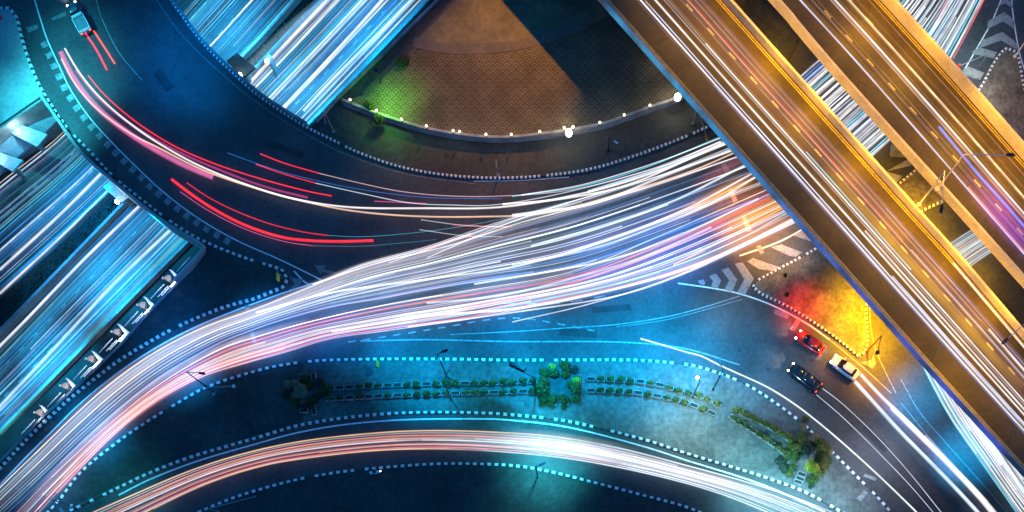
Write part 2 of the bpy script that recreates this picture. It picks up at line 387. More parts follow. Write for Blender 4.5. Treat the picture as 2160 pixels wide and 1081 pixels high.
# islands ------------------------------------------------------------
K_I1 = [(-40,24),(0,20),(22,20),(36,38),(48,85),(62,128),(80,172),(100,208),(140,268),(190,320),(245,378),(310,430),(370,475),(430,510),(510,543),(570,562),(597,572),(607,590),(598,606),(570,618),(535,632),(480,647),(440,662),(400,679),(350,703),(300,732),(250,763),(210,793),(175,820),(140,849),(100,886),(65,920),(30,957),(0,990),(-60,1055)]
def P2(l): return [P(*p) for p in l]
isl1 = [(v.x, v.y) for v in catmull(K_I1)] + [(-300,1310),(-300,1287)] + [(0,977),(100,874),(172,810),(255,730),(327,649),(413,562),(436,532)] + [(v.x+2, v.y-3) for v in reversed(catmull(RING_OUT[2:]))] + [(-2,270),(-500,620),(-500,24)]
struct(poly('pavement', P2(isl1), .15, M['pave_dark'], .15))
struct(poly('paved_corner', P2([(v.x-3, v.y+1) for v in catmull(K_I1[:8])] + [(95,206),(88,204),(-2,266),(-480,596),(-480,26)]), .156, M['concrete_light']))
K_I2 = [(345,-22),(375,22),(430,95),(500,164),(560,214),(648,270),(700,296),(760,325),(850,355),(950,372),(1050,377),(1150,372),(1250,357),(1350,326),(1430,296),(1500,265),(1560,232),(1640,170)]
isl2 = [(v.x, v.y) for v in catmull(K_I2[5:])] + [(1700,60),(1700,-500),(1430,-500),(1142,-202),(928,0),(718,206),(668,262)]
struct(poly('verge', P2(isl2), .15, M['pave_dark'], .15))
K_I3 = [(100,1085),(130,1052),(165,1005),(215,960),(290,905),(370,855),(440,817),(530,787),(600,771),(680,762),(800,759),(940,759),(1080,761),(1220,761),(1330,761),(1420,767),(1480,777),(1560,806),(1620,841),(1690,893),(1750,950),(1800,1000),(1850,1050),(1890,1095)]
K_I3b = [(150,1078),(240,1035),(320,997),(400,966),(470,945),(540,925),(620,901),(700,886),(800,875),(900,871),(1000,872),(1080,876),(1200,890),(1350,926),(1450,958),(1550,988),(1620,1010),(1700,1040),(1790,1090)]
a = [(v.x, v.y) for v in catmull(K_I3)]; b = [(v.x, v.y) for v in catmull(K_I3b)]
struct(poly('island_paving', P2(a+[(2000,1250),(1900,1220)]+b[::-1]+[(90,1140),(40,1140)]), .15, M['pave'], .15))
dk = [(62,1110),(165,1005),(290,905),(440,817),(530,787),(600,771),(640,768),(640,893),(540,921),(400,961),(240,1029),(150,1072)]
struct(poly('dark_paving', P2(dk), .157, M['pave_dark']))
K_I4 = [(405,1088),(470,1060),(540,1036),(640,1010),(740,994),(850,984),(950,979),(1080,983),(1160,996),(1250,1018),(1350,1044),(1440,1068),(1500,1092)]
struct(poly('bottom_island', P2([(v.x, v.y) for v in catmull(K_I4)]+[(1700,1300),(300,1300)]), .15, M['pave_dark'], .15))
K_I5a = [(1810,752),(1760,712),(1700,671),(1650,642),(1603,620),(1588,606),(1596,594),(1640,570),(1730,520),(1820,455),(1895,390),(1935,355),(2000,280),(2065,190),(2098,130),(2122,104),(2142,112),(2150,140),(2160,190),(2185,260)]
K_I5b = [(1810,752),(1824,744),(1829,715),(1826,660),(1832,600),(1860,530),(1900,480),(1945,447),(1990,425),(2070,390),(2200,330)]
struct(poly('triangle_island', P2([(v.x, v.y) for v in catmull(K_I5a)]+[(v.x, v.y) for v in reversed(catmull(K_I5b))][:-1]), .15, M['dirt'], .15))
# kerbs --------------------------------------------------------------
def kerb(pts, n_label=None, dash=8.6, gap=6.6, wd=.36):
    path = wpath(pts, 0); L = 0
    for a, b in zip(path, path[1:]): L += (b-a).length
    dd, gg = dash*S, gap*S; n = int(L/(dd+gg)); fine = resample(path, n*4+1)
    bm = NB(); k = round(4*dash/(dash+gap))
    for i in range(n):
        if random.random() < .03: continue
        seg = fine[i*4:i*4+k+1]; wall(bm, [p.copy() for p in seg], wd*random.uniform(.9, 1.12), 0.0, .25+random.uniform(0, .02))
    nf = len(bm.faces)
    for i in range(n):
        wall(bm, [p.copy() for p in fine[i*4+k:i*4+5]], wd*.6, 0.0, .21)
    bm.faces.ensure_lookup_table()
    for f in bm.faces[nf:]: f.material_index = 1
    return struct(link('kerb', bm, [M['kerb_white'], M['kerb_black']]))
kerb(K_I1, dash=8, gap=5.5); kerb(K_I2, dash=4.6, gap=4.6, wd=.28); kerb(K_I3); kerb(K_I3b); kerb(K_I4); kerb(K_I5a, dash=5.5, gap=4, wd=.32); kerb(K_I5b, dash=5.5, gap=4, wd=.32)
# plaza --------------------------------------------------------------
ARC = [(722,213),(740,220),(795,241),(850,259),(900,273),(960,284),(1025,291),(1080,291),(1140,285),(1200,276),(1265,265),(1315,249),(1370,229),(1430,207),(1500,165),(1560,120)]
PZ = 1.0
arcp = [P(v.x, v.y, PZ) for v in catmull(ARC)]
plz = arcp + [P(1600,-300,PZ), P(1290,-300,PZ), P(962,0,PZ), P(767,201,PZ)]
struct(poly('plaza_paving', plz, PZ, M['fans'], .9))
M['plain'] = surf('plain_paving', (.14, .13, .085), (.06, .055, .035), scale=.2, fine=1.5, amount=.5)
struct(poly('plaza_terrace', [P(v.x, v.y, PZ+.03) for v in catmull([(872,92),(940,105),(1000,107),(1080,100),(1150,82),(1250,50)])] + [P(*p, PZ+.03) for p in [(1700,-200),(1500,-320),(1275,-320),(962,2)]], PZ+.03, M['plain'], .03))
bm = NB()
stripe(bm, wpath([(872,88),(940,101),(1000,103),(1080,96),(1150,78),(1240,48)], PZ+.13), 1.5, PZ+.036)
struct(link('terrace_border', bm, surf('border_stone', (.12, .11, .10), (.07, .065, .06), scale=.5, fine=4)))
bm = NB(); wall(bm, [p.copy() for p in arcp], .35, .1, PZ+.35)
tag(link('plaza_wall', bm, M['concrete']), 'low curved wall carrying the round white lamps round the fan-paved plaza', 'wall')
bm = NB(); stripe(bm, wpath([(962,0),(767,201)], PZ+.01), .8, PZ+.012); struct(link('drain_channel', bm, M['kerb_black']))
struct(poly('concrete_slab', [P(*p, PZ+.02) for p in [(893,75),(912,58),(927,73),(910,92)]], PZ+.02, M['plain']))
# painted markings -----------------------------------------------------
def lines(name, items, mat, z=.008):
    bm = NB()
    for i, (pts, wpx) in enumerate(items): stripe(bm, wpath(pts, z), wpx*S, z+.0015*(i % 5))
    return struct(link(name, bm, M[mat]))
lines('edge_line', [
 ([(70,-10),(85,40),(100,85),(125,140),(150,192),(190,250),(240,305),(290,355),(350,410),(420,462),(500,508),(590,548),(680,592)], 2.6),
 ([(620,572),(650,600),(680,592)], 3),
 ([(-20,1045),(50,970),(110,910),(160,860),(215,813),(280,765),(350,722),(420,687),(480,662),(560,632),(620,611),(680,594)], 3),
 ([(250,1045),(320,1010),(420,972),(540,937),(620,915),(720,897),(850,886),(1000,884),(1080,887),(1200,902),(1350,940),(1450,972),(1600,1020),(1740,1080)], 3.2),
 ([(1430,598),(1500,608),(1560,620),(1630,645),(1700,682),(1750,717)], 3),
 ([(1560,540),(1640,512),(1700,480),(1740,455)], 3),
 ([(2033,150),(2062,100),(2090,50),(2112,0),(2130,-40)], 2.6),([(2133,-10),(2138,40),(2150,110),(2165,160)], 2.6),
 ([(1000,383),(1100,381),(1200,374)], 1.6),
], 'white_paint')
lines('lane_line', [
 ([(1750,717),(1820,775),(1880,830)], 2.4),
 ([(1836,580),(1834,640),(1838,700),(1850,745),(1870,790),(1890,830)], 2),
 ([(200,-10),(215,40),(250,110),(300,170)], 2), ([(330,0),(380,70),(450,140),(540,215),(640,280),(740,330),(860,368),(1000,388)], 1.2),
 ([(1560,625),(1480,650),(1400,670),(1300,685),(1200,692),(1080,700),(950,706)], 2.2),
 ([(1565,632),(1480,656),(1400,676),(1300,690)], 1.2),
 ([(760,720),(900,717),(1080,721),(1300,722),(1440,735),(1560,770)], 3.0),
 ([(1900,800),(1940,870),(2000,940),(2080,1030),(2140,1100)], 1.5),([(1900,850),(2010,985),(2090,1085)], 1.5),
], 'faint_paint', .012)
def dashes(name, pts, z, n, ln, wpx, mat, zoff=.01):
    path = wpath(pts, z, step=4); f = resample(path, n*20+1); bm = NB(); k = max(1, int(20*ln))
    for i in range(n): stripe(bm, f[i*20:i*20+k+1], wpx*S, z+zoff)
    return struct(link(name, bm, M[mat]))
dashes('lane_dashes', [(735,722),(830,708),(930,692),(1030,675),(1100,672),(1180,684),(1270,702)], 0, 17, .5, 2.8, 'faint_paint')
dashes('lane_dashes', [(1060,640),(1180,640),(1300,620)], 0, 5, .5, 3, 'faint_paint')
for e0, e1, fr in ((A_L, A_R, (.33, .66)), (B_L, B_R, (.34, .66))):
    a = resample(catmull(e0), 60); b = resample(catmull(e1), 60)
    for f in fr: dashes('lane_dashes', [tuple(u.lerp(v, f)[:2]) for u, v in zip(a, b)], TZ, 52, .3, 2.6, 'faint_paint')
# blocks between the double outer edge line of the ring
bm = NB(); o1 = resample(wpath([(100,85),(125,140),(150,192),(190,250),(240,305),(290,355),(350,410),(420,462),(500,510)], 0), 24*4+1); s = sides(o1)
for i in range(24):
    a, b = o1[i*4], o1[i*4+2]; na, nb = s[i*4], s[i*4+2]
    sg = -1
    q = [a+na*sg*.2, b+nb*sg*.2, b+nb*sg*1.15, a+na*sg*1.15]
    vs = [bm.verts.new((p.x, p.y, .02)) for p in q]; bm.faces.new(vs)
for f in bm.faces:
    f.normal_update()
    if f.normal.z < 0: f.normal_flip()
struct(link('edge_blocks', bm, M['faint_paint']))
M['patch'] = surf('patched_asphalt', (.04, .04, .042), (.02, .02, .022), scale=.6, fine=5)
M['patch_light'] = surf('old_asphalt', (.12, .12, .12), (.07, .07, .07), scale=.6, fine=5)
def patch(pts, wpx, mat, z):
    bm = NB(); stripe(bm, wpath(pts, z), wpx*S, z); return struct(link('asphalt_patch', bm, M[mat]))
for i, (pts, wp, mt) in enumerate([([(330,150),(360,190)], 26, 'patch'), ([(200,200),(225,240),(262,285)], 14, 'patch'), ([(560,300),(640,330)], 18, 'patch'), ([(620,440),(720,462)], 22, 'patch'), ([(480,440),(540,472)], 12, 'patch_light'),
    ([(250,60),(275,110)], 16, 'patch_light'), ([(1180,700),(1260,705)], 20, 'patch'), ([(960,735),(1040,738)], 14, 'patch'), ([(1480,690),(1560,712)], 22, 'patch_light'), ([(1600,740),(1650,772)], 18, 'patch'), ([(1820,900),(1870,950)], 22, 'patch'),
    ([(1900,1000),(1940,1045)], 16, 'patch_light'), ([(1250,655),(1330,648)], 16, 'patch'), ([(760,470),(840,474)], 14, 'patch'), ([(900,400),(980,404)], 10, 'patch_light'), ([(500,1020),(580,1000)], 12, 'patch'), ([(1700,820),(1740,850)], 12, 'patch'), ([(1380,720),(1440,730)], 12, 'patch')]):
    if mt == 'patch' and i % 2 == 0: patch(pts, wp*.8, mt, .005+.0002*i)
bm = NB()
for px, py in [(420,200),(300,40),(700,440),(520,340),(1120,735),(1420,700),(1620,780),(1850,1010),(1780,860),(640,560),(860,740),(1000,700),(1560,740),(380,300),(820,520)]:
    bmesh.ops.create_circle(bm, cap_ends=True, segments=16, radius=.33, matrix=Matrix.Translation(P(px, py, .0128)))
o_ = struct(link('manhole_covers', bm, M['kerb_black'])); o_['kind'] = 'structure'
def polys(name, L_, mat, z=.016):
    bm = NB()
    for pts in L_:
        ps = P2(pts); tr = tessellate_polygon([ps]); vs = [bm.verts.new((p.x, p.y, z)) for p in ps]
        for t in tr: bm.faces.new([vs[i] for i in t])
    for f in bm.faces:
        f.normal_update()
        if f.normal.z < 0: f.normal_flip()
    return struct(link(name, bm, M[mat]))
M['hatch'] = paint('hatch_paint', (.25, .25, .25), .42)
M['ghost'] = paint('old_paint', (.17, .17, .17), .42)
polys('hatched_chevrons', [
 [(1550,557),(1566,554),(1590,588),(1571,623),(1555,618),(1570,590)], [(1522,570),(1536,565),(1555,590),(1544,617),(1528,612),(1538,592)],
 [(1496,583),(1510,578),(1521,592),(1514,608),(1500,605),(1504,594)], [(1472,593),(1484,590),(1488,598),(1484,602),(1476,600)],
 [(1576,552),(1588,545),(1632,560),(1648,565),(1640,574),(1600,568)], [(1626,522),(1648,516),(1692,533),(1678,543),(1664,540)], [(1672,497),(1690,487),(1735,508),(1722,514)],
 [(2083,46),(2118,26),(2140,44),(2140,62),(2116,46),(2083,62)], [(2070,86),(2114,68),(2146,92),(2148,108),(2112,86),(2066,102)],
 [(2052,108),(2066,101),(2103,111),(2096,124),(2050,114)], [(2034,145),(2042,141),(2076,154),(2067,169),(2030,158)],
 [(2110,8),(2119,-4),(2134,6),(2137,18),(2118,8),(2100,20)],
 [(1888,352),(1930,328),(1922,350),(1870,362)],[(1866,362),(1904,372),(1892,386),(1870,380)],
], 'hatch', .03)
polys('faint_markings', [
 [(1634,652),(1668,664),(1660,674),(1632,662)], [(1680,672),(1690,676),(1676,700),(1666,696)],
 [(55,60),(78,52),(82,60),(60,70)], [(108,40),(138,24),(141,34),(112,44)],
 [(610,585),(640,590),(632,604),(604,616),(622,600)], [(1520,345),(1530,343),(1540,362),(1530,366)], [(1536,400),(1546,398),(1556,425),(1546,428)],
 [(1564,460),(1574,458),(1586,486),(1576,490)], [(1595,520),(1604,517),(1612,534),(1604,537)],
 [(516,645),(524,643),(526,655),(518,657)], [(528,703),(536,701),(542,724),(534,726)],
 [(664,560),(690,560),(682,568),(720,578),(718,582),(680,574),(676,580)],
 [(1815,765),(1838,760),(1842,748),(1848,768),(1840,778)],
], 'ghost', .034)
polys('floor_signs', [[(1806,1052),(1822,1036),(1830,1040),(1816,1058)],[(1824,1000),(1850,1010),(1846,1016),(1820,1006)]], 'faint_paint', .17)

# ------------------------------------------------------------------ flyovers
DZ = 9.0
def flyover(label, left, right, hl, hr, fascia):
    """deck between two pixel polylines given at the parapet tops"""
    t = thing('flyover', label, 'bridge')
    n = 60
    l = [Vector((p.x, p.y, 0)) for p in resample([P(v.x, v.y, DZ+hl) for v in catmull(left)], n)]
    r = [Vector((p.x, p.y, 0)) for p in resample([P(v.x, v.y, DZ+hr) for v in catmull(right)], n)]
    bm = NB(); prev = None
    for a, b in zip(l, r):
        q = [bm.verts.new((a.x, a.y, DZ)), bm.verts.new((b.x, b.y, DZ)), bm.verts.new((b.x, b.y, DZ-.5)), bm.verts.new((b.x+(a.x-b.x)*.2, b.y+(a.y-b.y)*.2, DZ-1.6)),
             bm.verts.new((a.x+(b.x-a.x)*.2, a.y+(b.y-a.y)*.2, DZ-1.6)), bm.verts.new((a.x, a.y, DZ-.5))]
        if prev:
            for k in range(6): f = bm.faces.new((prev[k], q[k], q[(k+1) % 6], prev[(k+1) % 6]))
        prev = q
    bmesh.ops.recalc_face_normals(bm, faces=bm.faces)
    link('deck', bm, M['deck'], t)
    ins = (r[0]-l[0]).normalized()
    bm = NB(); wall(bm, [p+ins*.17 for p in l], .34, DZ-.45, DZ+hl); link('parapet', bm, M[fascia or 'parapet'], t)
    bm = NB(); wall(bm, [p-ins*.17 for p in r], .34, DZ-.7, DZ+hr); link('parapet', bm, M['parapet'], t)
    bm = NB()
    for off in (.75, 1.15): stripe(bm, [p+ins*off for p in l], .14, DZ+.012)
    for off in (.8, 1.2): stripe(bm, [p-ins*off for p in r], .14, DZ+.012)
    link('edge_line', bm, M['yellow_paint'], t)
    for i in range(3, n-2, 6):                                    # expansion joints across the lanes
        bm = NB(); a, b = l[i]+ins*.4, r[i]-ins*.4; stripe(bm, [a, b], .22, DZ+.006)
        link('expansion_joint', bm, M['kerb_black'], t)
    for f in (.18, .5, .82):                                      # piers
        i = int(f*n); a, b = l[i], r[i]; c = (a+b)/2
        bm = NB(); box(bm, (c.x, c.y, (DZ-1.6)/2-.02), (2.4, 1.6, DZ-1.6), math.atan2(ins.y, ins.x), .1); link('pier', bm, M['concrete'], t)
    return t, l, r
FA, LA, RA = flyover('wide orange-lit flyover with a blue outer edge, nearer the plaza',
    [(925,-396),(1275,0),(1500,254),(1700,479),(1935,744),(2160,992),(2500,1368)],
    [(1190,-396),(1545,0),(1625,90),(1768,250),(1938,440),(2028,540),(2160,695),(2500,1094)], .75, 1.1, 'concrete')
FB, LB, RB = flyover('orange-lit flyover crossing the top right corner, with a tall bright outer parapet',
    [(1285,-396),(1642,0),(1670,33),(1752,130),(1848,238),(1990,395),(2122,542),(2460,920)],
    [(1533,-396),(1892,0),(2028,150),(2160,300),(2530,722)], 1.0, 1.7, None)
def dk_dash(par, a, b, n, ln, wpx, mat):
    path = [P(*p, DZ) for p in [tuple(Vector((*a, 0)).lerp(Vector((*b, 0)), i/(n*20))[:2]) for i in range(n*20+1)]]
    bm = NB(); k = int(20*ln)
    for i in range(n): stripe(bm, path[i*20:i*20+k+1], wpx*S, DZ+.014)
    return link('lane_dashes', bm, M[mat], par)
dk_dash(FA, (1402,-42), (2308,979), 20, .3, 3.6, 'yellow_paint')
dk_dash(FB, (1694,-28), (2280,634), 13, .3, 3.6, 'yellow_paint')
dk_dash(FB, (1784,-12), (2320,600), 12, .3, 2.4, 'yellow_paint')
# sodium lamps on the flyovers: pole on the parapet, arm out over the lanes, glowing head
def deck_lamp(px, py, hx, hy, label, col=SODIUM, power=5000, vis=True, hz=8.5):
    base = P(px, py, DZ+1.0); top = Vector((base.x, base.y, DZ+hz)); head = P(hx, hy, DZ+hz+.3)
    t = thing('street_lamp', label, 'street lamp', base, 0, 'lamps on the flyovers')
    v = lambda p: p-base
    bm = NB(); tube(bm, (0, 0, 0), v(top), .13, .08); link('pole', bm, M['orange_metal'], t)
    bm = NB(); box(bm, (0, 0, .12), (.5, .5, .25)); link('base_plate', bm, M['orange_metal'], t)
    d = (head-top).normalized()
    bm = NB(); tube(bm, v(top), v(head), .07, .05); link('arm', bm, M['orange_metal'], t)
    bm = NB(); ball(bm, (0, 0, 0), .42, (1.5, .6, .35)); bmesh.ops.rotate(bm, verts=bm.verts, cent=(0, 0, 0), matrix=Matrix.Rotation(math.atan2(d.y, d.x), 3, 'Z'))
    bmesh.ops.translate(bm, verts=bm.verts, vec=v(head)); link('lamp_head', bm, M['dark_metal'], t)
    l = lamp('lamp_or_added_light', 0, 0, 0, col, power, .3, 165); l.location = head-Vector((0, 0, .45)); l.rotation_euler = (0, 0, 0)
    return t
deck_lamp(1976,400,2132,327, 'sodium street lamp with its dark head over the far flyover')
deck_lamp(1938,433,1986,441, 'sodium street lamp with its dark head over the gap between the flyovers', power=4000)
deck_lamp(1640,-70,1560,-95, 'street lamp standing just beyond the top edge between the flyovers', power=7000)
deck_lamp(2200,640,2120,720, 'street lamp standing just beyond the right edge', power=6000)
for px, py in ((1800,220),):
    pass

# floodlight mast added unseen beyond the top edge: throws the flyover's straight shadow over the plaza
t = thing('added_floodlight_mast', 'added unseen floodlight mast beyond the top edge', 'floodlight')
b0 = Vector((P(1225,-226).x, P(1225,-226).y, 0)); t.location = b0
bm = NB(); tube(bm, (0, 0, 0), (0, 0, 28), .35, .18, 12); link('mast', bm, M['metal'], t)
bm = NB(); box(bm, (0, 0, 28), (2.2, .5, .5)); link('lamp_frame', bm, M['dark_metal'], t)
fl = lamp('added_flood_light', 0, 0, 0, (1.0, .38, .0), 120000, .3, 42, P(1040,170)); fl.location = b0+Vector((0, -.6, 27.8))
fl.rotation_euler = (P(1040,170)-fl.location).to_track_quat('-Z', 'Y').to_euler()

def flood(loc, tgt, pw, ang, col=(1, .46, .0)):
    l = lamp('added_flood_light', 0, 0, 0, col, pw, .5, ang, tgt); l.location = loc; l.rotation_euler = (tgt-loc).to_track_quat('-Z', 'Y').to_euler()
flood(b0+Vector((.8, -.6, 27.8)), P(1660,170,DZ), 40000, 62)
t = thing('added_floodlight_mast', 'added unseen floodlight mast beyond the right edge', 'floodlight'); b1 = Vector((P(2420,660).x, P(2420,660).y, 0)); t.location = b1  # added out-of-view mast that evens out the light on the decks
bm = NB(); tube(bm, (0, 0, 0), (0, 0, 30), .35, .18, 12); link('mast', bm, M['metal'], t)
bm = NB(); box(bm, (0, 0, 30), (2.2, .5, .5)); link('lamp_frame', bm, M['dark_metal'], t)
flood(b1+Vector((-.8, 0, 29.8)), P(1920,480,DZ), 31000, 50); flood(b1+Vector((-.8, .6, 29.8)), P(2080,180,DZ), 30000, 50); flood(b1+Vector((-.8, -.6, 29.8)), P(2150,800,DZ), 15000, 50)
# ------------------------------------------------------------------ light trails
INDIV = []; EXTRA = []
def ribbon(path, wd0, col, inten, fade=.0, jitter=.25, wloc=None):
    """low arched ribbon of light; returns verts, faces, colours"""
    s = sides(path); vs, fs, cs = [], [], []; n = len(path)
    ph = random.random()*99; prof = (0, .75, 1, .75, 0)
    for i, (p, sd) in enumerate(zip(path, s)):
        e = 1.0-jitter/2+jitter*.5*math.sin(ph+i*.55)+jitter*.35*math.sin(ph*3+i*1.9)
        if fade: e *= min(1, i/(n*fade+.01), (n-1-i)/(n*fade+.01))
        wd = wd0*(wloc[i] if wloc else 1)
        for k in range(5):
            u = (k/4-.5); vs.append(p+sd*u*wd+Vector((0, 0, (1-4*u*u)*min(.12, wd*.3))))
            cs.append([c*inten*e*prof[k]*(wloc[i]**.6 if wloc else 1) for c in col])
    for i in range(n-1):
        for k in range(4):
            a = i*5+k; fs.append((a, a+1, a+6, a+5))
    return vs, fs, cs
def rib_obj(name, data):
    me = bpy.data.meshes.new(name); V, F, K = [], [], []
    for vs, fs, cs in data:
        o = len(V); V += vs; F += [tuple(i+o for i in f) for f in fs]; K += cs
    me.from_pydata([tuple(v) for v in V], [], F)
    at = me.attributes.new('glow', 'FLOAT_COLOR', 'POINT'); at.data.foreach_set('color', [x for c in K for x in (*c, 1.0)])
    me.materials.append(M['trail']); ob = bpy.data.objects.new(name, me); COL.objects.link(ob); return ob
def cname(c):
    r, g, b = c; m = max(c)
    r, g, b = r/m, g/m, b/m
    if min(r, g, b) > .72: return 'white'
    if r > .9 and g < .25: return 'red'
    if r > .9 and b < .35: return 'orange'
    if r > .85 and b > .5: return 'pink'
    if r > .85: return 'salmon pink'
    if b > .9 and r > .5: return 'lavender'
    if b > .9 and g > .6: return 'cyan'
    if g > .9: return 'green'
    return 'blue'
def trail(pts, z, wpx, col, inten, where, group, raw=False, fade=.0, jitter=.25, label=None, step=14, wloc=None):
    path = wpath(pts, z, step=step) if not raw else [P(v.x, v.y, z) for v in pts]
    if len(path) < 2: return
    z += 0
    if wpx >= 14 and not fade: fade = .2
    d = ribbon(path, wpx*S, col, inten, fade, jitter, wloc)
    L = sum((b-a).length for a, b in zip(path, path[1:]))
    wn = 'broad faint' if wpx > 14 else ('thick' if wpx > 5.5 else ('thin' if wpx > 2.6 else 'hair-thin'))
    INDIV.append((L*(wpx**.7)*(.4+inten), d, label or ('%s %s light trail %s' % (wn, cname(col), where)), group))
def bundle(ea, eb, z, n, pal, where, group, wr=(1.6, 5), ir=(.5, 1.5), f0=0.0, f1=1.0, minlen=.35, wob=.02, dens=None, dim=None, cl=0):
    N = 70; a = resample(catmull(ea), N); b = resample(catmull(eb), N)
    gap = [(u-v).length for u, v in zip(a, b)]; gm = max(gap); gap = [(.12+.88*g/gm) for g in gap]
    for i in range(n):
        f = f0+(f1-f0)*(i+random.uniform(.1, .9))/n if dens is None else dens[i % len(dens)]+random.uniform(-.03, .03)
        if cl: f += .62*(f0+(f1-f0)*(math.floor((f-f0)/(f1-f0)*cl)+.5)/cl-f)
        ln = random.uniform(minlen, 1.15); s0 = random.uniform(-.1, 1.05-ln) if ln < 1 else 0; s1 = min(1, s0+ln); s0 = max(0, s0)
        i0, i1 = int(s0*(N-1)), int(s1*(N-1)); ph = random.random()*6; am = random.uniform(0, wob); fr = random.uniform(.03, .09)
        pts = [a[k].lerp(b[k], f+am*math.sin(ph+k*fr)) for k in range(i0, i1+1)]
        if len(pts) < 4: continue
        col = random.choices([p[0] for p in pal], [p[1] for p in pal])[0]
        t = random.random(); wpx = wr[0]+(wr[1]-wr[0])*t*t; it = ir[0]+(ir[1]-ir[0])*random.random()**1.8
        if it < .4 and min(col) > .7: col = random.choice(dim or [LV, BL, CYN, PK])
        trail(pts, z+random.uniform(-.25, .5), wpx, col, it, where, group, raw=True, jitter=.3, wloc=[g**.8 for g in gap[i0:i1+1]] if dens is None else None)
W = (1, .95, .93); WB = (.78, .9, 1); PK = (1, .62, .72); LV = (.62, .55, 1); BL = (.06, .28, 1); CYN = (.12, .75, 1); RD = (1, .02, .025); OR = (1, .5, .1); SA = (1, .38, .3); GR = (.1, 1, .5); TQ = (.08, .9, .85)
gM = 'light trails on the main curved road'; gB = 'light trails on the bottom curved road'
M1U = [(-60,1090),(0,1025),(75,953),(150,880),(220,817),(300,758),(380,712),(450,681),(540,650),(650,605),(760,558),(900,520),(1050,468),(1200,425),(1350,378),(1580,300)]
M1L = [(-30,1125),(60,1045),(200,912),(330,805),(450,733),(530,700),(600,676),(700,650),(800,634),(900,616),(1000,600),(1200,572),(1400,505),(1640,410)]
M2U = [(-10,1125),(100,1012),(220,902),(340,806),(460,735),(540,708),(600,690),(700,664),(800,642),(900,624),(1000,608),(1200,572),(1400,490),(1680,370)]
M2L = [(40,1130),(170,990),(300,868),(420,800),(520,768),(600,746),(700,716),(800,702),(900,688),(1000,674),(1200,634),(1400,590),(1560,530),(1760,430)]
palU = [(W, 6), (WB, 4), (PK, 1), (LV, 1.2), (BL, 3), (CYN, 2.2), (SA, .6), (OR, .3)]
palL = [(W, 5), (WB, 3), (PK, .8), (LV, .6), (RD, 1.2), (SA, 1.6), (OR, 1.2), (BL, 1.2), (CYN, .8)]
bundle(M1U, M1L, .8, 84, palU, 'in the upper main bundle', gM, (1.2, 4.6), (.12, 1.3), wob=.045, cl=9, minlen=.15, dim=[LV, SA, BL, BL, CYN])
bundle(M2U, M2L, .8, 64, palL, 'in the lower main bundle', gM, (1.2, 4.6), (.12, 1.3), wob=.045, cl=7, minlen=.15, dim=[SA, OR, BL, RD, RD])
for f, wpx, col, it, e in ((.12, 30, (.9,.72,.78), .30, 0), (.3, 34, (.8,.72,.85), .28, 0), (.5, 36, (.6,.6,.9), .18, 0), (.75, 30, (.45,.5,.9), .14, 0),
                           (.2, 30, (1,.45,.4), .2, 1), (.5, 34, (1,.35,.3), .24, 1), (.8, 24, (1,.4,.35), .22, 1)):
    ea, eb = (M1U, M1L) if e == 0 else (M2U, M2L)
    a = resample(catmull(ea), 60); b = resample(catmull(eb), 60)
    hi = 45 if e == 0 else 34
    trail([u.lerp(v, f) for u, v in zip(a, b)][:hi], .45+f*.1, wpx, col, it, 'along the main curved road', gM, raw=True, fade=.3)
for pts, wpx, col, it in (([(1000,655),(1150,625),(1300,590),(1450,540),(1600,480),(1720,420)], 22, (.1,.25,1), .25), ([(1080,560),(1250,520),(1400,470),(1560,400)], 30, (.02,.1,.8), .2),
    ([(1100,620),(1300,575),(1450,520),(1650,440)], 26, (.02,.12,.9), .2), ([(1400,470),(1500,420),(1600,370)], 34, (1,.4,.05), .5), ([(1500,500),(1600,450),(1700,400)], 34, (1,.45,.05), .55),
    ([(780,690),(900,665),(1020,645)], 34, (.8,.85,1), .35), ([(1450,400),(1550,345),(1600,310)], 30, (1,.3,.35), .2)):
    trail(pts, .5, wpx, col, it, 'in the fan before the flyover', gM, fade=.3)
for pts, wpx, col, it, lab in (([(60,1055),(200,912),(330,805),(450,740),(560,700),(660,675)], 16, (.75,.65,.85), .5, 'lilac broad light trail between the halves of the main bundle'),
    ([(90,1045),(220,915),(340,822),(460,757),(560,722)], 5, (1,.62,.1), .7, 'golden light trail at the lower left of the main bundle'),
    ([(120,1040),(240,915),(360,828),(480,768),(600,735)], 9, (1,.25,.18), .6, 'thick salmon red light trail at the lower left of the main bundle'),
    ([(80,1075),(180,965),(300,862),(420,787),(540,745),(640,722)], 6, (1,.3,.3), .6, 'red-pink light trail along the lower edge of the main bundle'),
    ([(1380,470),(1480,430),(1600,372),(1680,330)], 5, (1,.5,.05), .9, 'orange light trail in the fan before the flyover'), ([(1420,560),(1540,500),(1640,445),(1720,400)], 5, (1,.5,.05), .9, 'thick orange light trail in the fan before the flyover')):
    trail(pts, .9, wpx, col, it, '', gM, label=lab)
aU = resample(catmull(M1U), 60); aL = resample(catmull(M2L), 60)
for f, wpx, col, it, i0, i1 in ((.1, 26, WB, .16, 22, 58), (.22, 30, (.5,.7,1), .18, 20, 56), (.34, 30, WB, .2, 24, 58), (.46, 34, (.75,.8,1), .2, 22, 57), (.57, 30, (.3,.6,1), .2, 26, 58),
    (.68, 32, WB, .2, 24, 58), (.8, 30, (1,.75,.8), .18, 26, 56), (.9, 34, (.85,.9,1), .26, 30, 58), (.96, 26, (.8,.9,.9), .22, 34, 58)):
    trail([u.lerp(v, f) for u, v in zip(aU, aL)][i0:i1], .5+f*.2, wpx, col, it, 'through the middle of the main bundle', gM, raw=True, fade=.3)
trail([(1050,925),(1150,932),(1250,948),(1350,968)], .6, 52, (.75,.92,1), .55, '', gB, fade=.5, label='broad bluish-white glowing light trail in the middle of the bottom road')  # added glowing ribbon that imitates a flare on the road
